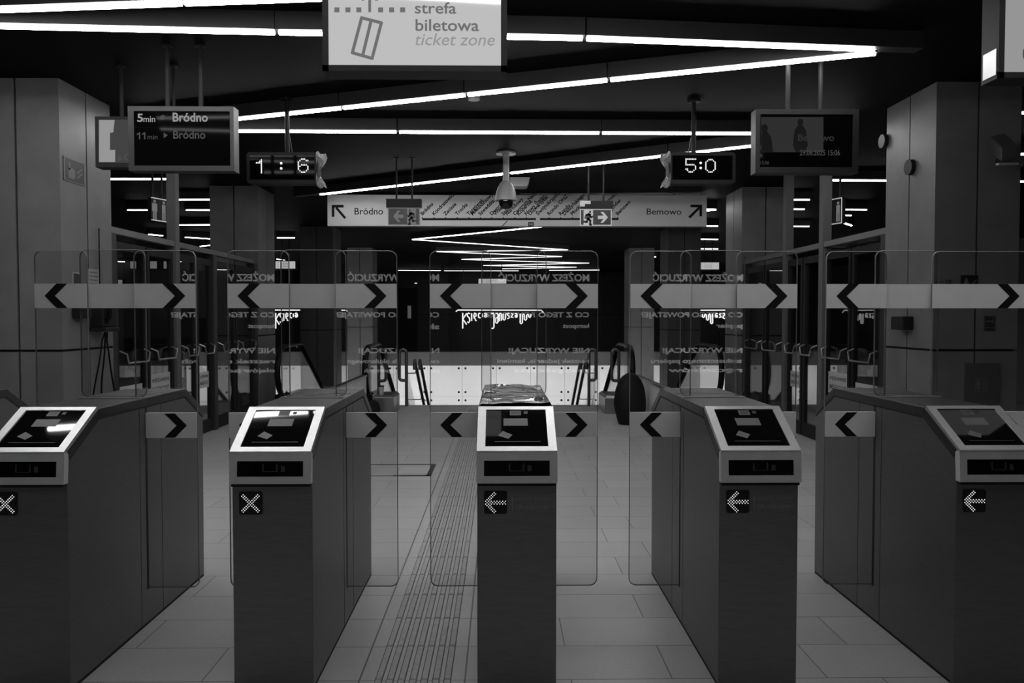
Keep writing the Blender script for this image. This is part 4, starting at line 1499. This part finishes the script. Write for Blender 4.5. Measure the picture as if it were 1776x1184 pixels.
# box camera on the right column's front
q = atY(1735, 262, YC1 - 0.2)
t = thing('wall_camera', 'box security camera mounted high on the front of the right front column', 'security camera', (q.x, YC1, q.z))
b = MB()
b.hexa([(q.x - 0.13, YC1 - 0.42, q.z - 0.13), (q.x + 0.0, YC1 - 0.42, q.z - 0.10), (q.x + 0.10, YC1 - 0.1, q.z + 0.04), (q.x - 0.03, YC1 - 0.1, q.z + 0.01),
        (q.x - 0.13, YC1 - 0.42, q.z - 0.02), (q.x + 0.0, YC1 - 0.42, q.z + 0.01), (q.x + 0.10, YC1 - 0.1, q.z + 0.17), (q.x - 0.03, YC1 - 0.1, q.z + 0.14)])
b.build('body', 'camera_dark', t, bevel=0.008)
MB().tube([(q.x + 0.04, YC1 - 0.15, q.z), (q.x + 0.1, YC1 - 0.08, q.z - 0.04), (q.x + 0.1, YC1, q.z - 0.04)], 0.02, 8).build('bracket', 'dark', t, smooth=True)
MB().box(q.x - 0.16, q.x + 0.0, YC1 - 0.44, YC1 - 0.40, q.z - 0.155, q.z - 0.14).build('lens_shade', 'camera_grey', t)

# left column: phone with hanging cables, notices
q = atX(168, 540, -3.65)
t = thing('intercom', 'black intercom with hanging cables on the inner side of the left front column', 'intercom', (-3.65, q.y, q.z))
b = MB().box(-3.648, -3.53, q.y - 0.13, q.y + 0.13, q.z - 0.14, q.z + 0.2)
b.box(-3.648, -3.50, q.y - 0.15, q.y + 0.12, q.z - 0.18, q.z - 0.14)
b.build('casing', 'black', t, bevel=0.01)
MB().tube([(-3.53, q.y - 0.08, q.z + 0.16), (-3.50, q.y - 0.08, q.z + 0.1), (-3.50, q.y - 0.08, q.z - 0.05), (-3.53, q.y - 0.08, q.z - 0.1)], 0.022, 8).build('handset', 'rubber', t, smooth=True)
for i, (dy, dz) in enumerate(((-0.16, 0.0), (0.0, 0.0), (0.22, 0.0))):
    pts = [(-3.57, q.y + dy * 0.1, q.z - 0.185)]
    for k_ in range(1, 9):
        tt = k_ / 8
        pts.append((-3.60 + 0.02 * math.sin(tt * 5 + i), q.y + dy * math.sin(tt * math.pi * 0.62), q.z - 0.17 - tt * 0.75))
    MB().tube(pts, 0.008, 6).build('cable', 'rubber', t, smooth=True)
MB().tube([(-3.63, q.y + 0.02, q.z + 0.2), (-3.63, q.y + 0.02, q.z + 0.75)], 0.006, 6).build('cable', 'rubber', t)
q = atX(163, 482, -3.65)
t = thing('notice_sheet', 'white instruction sheet above the intercom on the left front column', 'notice', (-3.65, q.y, q.z))
MB().box(-3.65, -3.648, q.y - 0.1, q.y + 0.1, q.z - 0.08, q.z + 0.08).build('sheet', 'mark', t)
mb = MB()
for i in range(4):
    mb.box(-3.648, -3.6474, q.y - 0.08, q.y + 0.07 - 0.02 * (i % 2), q.z - 0.06 + i * 0.034, q.z - 0.047 + i * 0.034)
mb.build('print', 'mark_dim', t)
q = atX(180, 560, -3.65)
o = MB().box(-3.65, -3.648, q.y - 0.06, q.y + 0.05, q.z - 0.09, q.z + 0.16).build('notice_sheet', 'mark', loc=(-3.65, q.y, q.z))
tag(o, 'narrow pale notice right beside the intercom on the left front column', 'notice')
q = atX(132, 484, -3.65)
t = thing('picture_notice', 'small framed square notice on the left front column above the arrow band', 'notice', (-3.65, q.y, q.z))
MB().box(-3.65, -3.646, q.y - 0.06, q.y + 0.06, q.z - 0.06, q.z + 0.06).build('frame', 'mark', t)
MB().box(-3.646, -3.645, q.y - 0.048, q.y + 0.048, q.z - 0.048, q.z + 0.048).build('picture', 'dark', t)
q = atX(134, 540, -3.65)
o = MB().box(-3.65, -3.57, q.y - 0.09, q.y + 0.09, q.z - 0.06, q.z + 0.05).build('junction_box', 'black', loc=(-3.65, q.y, q.z), bevel=0.01)
tag(o, 'small black box left of the intercom on the left front column', 'box')

# toilet signs hanging in the aisles
def wc_sign(label, px, py, s, Y, pole_top=True, sw=0.36, sh=0.40):
    q = atY(px, py, Y)
    t = thing('toilet_sign', label, 'sign', (q.x, Y, q.z), 'hanging toilet signs in the aisles')
    ang = math.radians(70) * -s
    d = Vector((math.cos(ang), math.sin(ang), 0)); n = Vector((-d.y, d.x, 0))
    if n.y > 0:
        n = -n

    def slab(u0, u1, v0, v1, h0, h1):
        c_ = []
        for vv in (v0, v1):
            for uu, hh_ in ((u0, h0), (u1, h0), (u1, h1), (u0, h1)):
                p_ = Vector((q.x, Y, q.z)) + d * uu + n * hh_
                c_.append((p_.x, p_.y, p_.z + vv))
        return c_
    MB().hexa(slab(-sw / 2, sw / 2, -sh / 2, sh / 2, -0.03, 0.03)).build('casing', 'dark', t)
    fr_m = MB()
    for r_ in ((-sw / 2, sw / 2, sh / 2 - 0.012, sh / 2), (-sw / 2, sw / 2, -sh / 2, -sh / 2 + 0.012), (sw / 2 - 0.012, sw / 2, -sh / 2, sh / 2)):
        fr_m.hexa(slab(r_[0], r_[1], r_[2], r_[3], 0.03, 0.034))
    fr_m.build('edge_strip', 'exit_white', t)
    for cx_, lady in ((-0.08, True), (0.08, False)):
        sy = MB()
        for r_ in ((cx_ - 0.018, cx_ + 0.018, 0.085, 0.12), (cx_ - (0.045 if lady else 0.03), cx_ + (0.045 if lady else 0.03), -0.03, 0.075), (cx_ - 0.03, cx_ - 0.006, -0.14, -0.03), (cx_ + 0.006, cx_ + 0.03, -0.14, -0.03)):
            sy.hexa(slab(r_[0], r_[1], r_[2], r_[3], 0.03, 0.033))
        sy.build('woman_symbol' if lady else 'man_symbol', 'exit_dim', t)
    for uu in (-0.08, 0.08):
        p_ = Vector((q.x, Y, q.z)) + d * uu
        MB().tube([(p_.x, p_.y, q.z + sh / 2), (p_.x, p_.y, ZC)], 0.016, 8).build('hanging_rod', 'dark', t)


wc_sign('hanging toilet pictogram sign in the left aisle, nearer one', 273, 364, -1, 10.6, sw=0.28, sh=0.30)
wc_sign('hanging toilet pictogram sign in the left aisle, farther one beside the column', 385, 394, -1, 14.6, sw=0.27, sh=0.30)
wc_sign('hanging toilet pictogram sign in the right aisle', 1449, 367, 1, 10.6, sw=0.30, sh=0.34)

# lit signs and windows far down the aisles
def lit_box(label, Y, px0, px1, py0, py1, mat='lit', name='lit_sign', cat='sign', group='lit signs far down the hall', rods=True, marks=True):
    a = atY(px0, py1, Y); c = atY(px1, py0, Y)
    t = thing(name, label, cat, ((a.x + c.x) / 2, Y, a.z), group)
    MB().box(a.x - 0.03, c.x + 0.03, Y + 0.002, Y + 0.12, a.z - 0.03, c.z + 0.03).build('casing', 'black', t)
    MB().box(a.x, c.x, Y - 0.002, Y + 0.002, a.z, c.z).build('lit_face', mat, t)
    if rods:
        hang_rods(t, (a.x + 0.15, c.x - 0.15), Y + 0.06, c.z + 0.03, 0.015)
    if marks:
        mb = MB()
        W = c.x - a.x; Hh = c.z - a.z
        for u in (0.13, 0.30, 0.62):
            mb.box(a.x + W * u, a.x + W * (u + 0.015), Y - 0.003, Y - 0.0021, a.z + Hh * 0.1, a.z + Hh * 0.9)
        for v in (0.3, 0.6):
            mb.box(a.x + W * 0.34, a.x + W * 0.6, Y - 0.003, Y - 0.0021, a.z + Hh * v, a.z + Hh * (v + 0.06))
        mb.build('print', 'signink', t)
    return t


b = MB(); b.box(-13, -9.8, 27.0, 27.2, 0.0, ZC)
structure(b, 'wall_kiosk', 'wall')
lit_box('small bright lit sign at the far end, above the neon station name', 28.0, 830, 878, 483.5, 491.5)
lit_box('bright lit sign between the left columns', 20.0, 478, 512, 453, 465.5)
lit_box('bright lit sign between the right columns', 20.0, 1212, 1247, 455, 467)
for i, (x0_, x1_) in enumerate(((226, 236), (241, 247), (252, 256.5), (260.5, 272), (284, 298))):
    lit_box('small lit window far down the left aisle, %s from the left' % ORD[i], 26.879, x0_, x1_, 453, 465.5, 'shop', 'lit_window', 'window', 'lit windows far down the left aisle', rods=False, marks=False)
lit_box('dim lit board low in the left aisle beside the left front column', 26.879, 199, 212, 485, 492, 'shop', 'lit_board', 'board', 'lit boards in the aisles', rods=False, marks=False)

# dark door with vertical lettering at the far end
a = atY(692, 608, 33.9); c = atY(723, 500, 33.9)
t = thing('dark_door', 'dark far door with a pale vertical sign, left of the stairs', 'door', ((a.x + c.x) / 2, 33.9, 0))
MB().box(a.x, c.x, 33.9, 33.98, 0.0, c.z).build('panel', 'black', t)
q0 = atY(707, 552, 33.9); q1 = atY(713, 530, 33.9)
MB().box(q0.x, q1.x, 33.885, 33.9, q0.z, q1.z).build('sign_strip', 'lcd_dim', t)
lit_box('tiny emergency lamp over the dark far door', 33.87, 719, 723.5, 490, 492, 'lit', 'emergency_lamp', 'lamp', 'small lamps at the far end', rods=False, marks=False)

# neon station name at the far end
YN = 31.0


def neon(label, x_off_px, k, part=None):
    t = thing('neon_sign', label, 'neon sign', (0, YN, 1.0), 'white neon station name')
    f = lambda x, y: (x_off_px + (x / 9.867) * k, 460 + y / 9.867)

    def path(pts):
        out = []
        for x, y in pts:
            px, py = f(x, y)
            q = atY(px, py, YN)
            out.append((q.x, YN, q.z))
        return out
    L_ = {
        'K': [[(222, 815), (222, 1080)], [(290, 820), (225, 920), (290, 1012)]],
        'S': [[(345, 830), (320, 815), (300, 840), (305, 870), (335, 900), (342, 950), (325, 980), (300, 965)]],
        'I': [[(375, 820), (375, 950)]],
        'E': [[(412, 890), (450, 865), (448, 825), (425, 815), (412, 850), (415, 900), (440, 920), (440, 940), (460, 945)]],
        'C': [[(525, 822), (498, 822), (490, 850), (495, 890), (528, 900)]],
        'i': [[(557, 825), (557, 885)]],
        'a': [[(588, 825), (620, 818), (632, 840), (632, 882)], [(632, 850), (600, 852), (590, 870), (605, 885), (632, 875)]],
        'J': [[(695, 825), (745, 820), (758, 840), (756, 1060), (740, 1078), (715, 1078)]],
        'A': [[(785, 828), (815, 820), (827, 845), (825, 970), (808, 990), (787, 978), (787, 905), (825, 890)]],
        'N': [[(850, 955), (850, 825), (875, 820), (885, 840), (885, 945)]],
        'U': [[(915, 825), (912, 920), (930, 938), (950, 920), (955, 840), (970, 822)]],
        'S2': [[(1022, 828), (995, 822), (985, 845), (1015, 870), (1018, 900), (985, 912)]],
        'Z': [[(1050, 828), (1085, 828), (1050, 890), (1090, 890)]],
        'A2': [[(1115, 828), (1145, 825), (1152, 850), (1150, 890)], [(1150, 858), (1120, 862), (1118, 885), (1150, 885)]],
        'M': [[(1208, 825), (1206, 985), (1222, 1000), (1242, 985), (1245, 850), (1258, 828), (1275, 845), (1278, 925), (1298, 940), (1315, 920), (1318, 850), (1335, 835), (1350, 850), (1352, 880), (1370, 892), (1388, 875), (1388, 835)]],
    }
    b = MB()
    for key_, lines in L_.items():
        if part and key_ not in part:
            continue
        for ln_ in lines:
            b.tube(path(ln_), 0.026, 6)
    b.build('letters', 'neon', t)
    c = MB()
    if part:
        c.tube(path([(200, 768), (1400, 768)] if x_off_px > 1000 else [(215, 768), (1380, 768)]), 0.02, 6)
    else:
        c.tube(path([(105, 790), (140, 765), (1565, 768), (1605, 808)]), 0.024, 6)
    c.build('top_line', 'neon', t)
    bk = MB()
    p_ = path([(100, 740), (1600, 740)])
    bk.box(min(p_[0][0], p_[1][0]), max(p_[0][0], p_[1][0]), YN + 0.05, YN + 0.08, p_[0][2] - 0.05, p_[0][2])
    bk.build('carrier_bar', 'dark', t)
    for x in (p_[0][0] + 0.3, p_[1][0] - 0.3):
        MB().tube([(x, YN + 0.065, p_[0][2]), (x, YN + 0.065, ZC)], 0.012, 6).build('hanging_rod', 'dark', t)
    return t


neon('white neon station name at the centre of the far end', 780, 1.0)
neon('glowing copy of the neon station name left of the centre columns, standing for its reflection', 458, 0.9)  # reflection of the name, built as a glowing copy
neon('mirrored glowing copy of the neon station name right of the centre columns, standing for its reflection', 1352, -0.95)  # reflection in the side glass, built as mirrored glowing tubes

# ------------------------------------------------------------------ recycling posters behind the viewer, mirrored in the glass wings
YP = -3.0
DV = 2 * YG - YP
posts = [(478, ['resztek mięsnych', 'olejów jadalnych']), (762, ['ceramiki, szkła okularowego', 'naczyń żaroodpornych']), (1022, ['resztek jedzenia, kamieni', 'popiołu']), (1290, ['zatłuszczonego papieru', 'ręczników'])]
made = [['kompost'], ['słoiki'], ['kompost'], ['papier']]
for i, (p, lst) in enumerate(posts):
    xs = (p - 869) * DV / F
    zf = lambda y: H + (550 - y) * DV / F
    t = thing('recycling_poster', 'dark recycling poster board with pale lettering behind the viewer, %s from the left' % ORD[i], 'poster', (xs - 0.75, YP, 0), 'recycling posters facing the gates')
    MB().box(xs - 1.72, xs + 0.12, YP - 0.06, YP - 0.002, 0.0, 2.7).build('board', 'poster', t)
    tx = MB()
    mp = lambda u, v: (u, YP, v)

    def wr_(s, x0, y0, y1, wpx_):
        sc_ = DV / F
        write(tx, s, mp, x0, x0 - wpx_ * sc_, zf(y1), zf(y0), bold=0.03)
    wr_('MOŻESZ WYRZUCIĆ', xs, 471, 488, 158)
    wr_('CO Z TEGO POWSTAJE?', xs, 541, 553, 178)
    wr_(made[i][0], xs, 561, 571, 46)
    wr_('NIE WYRZUCAJ!', xs, 603, 615, 140)
    wr_(lst[0], xs, 622, 632, 160)
    wr_(lst[1], xs, 638, 648, 130)
    tx.build('lettering', 'poster_text', t)
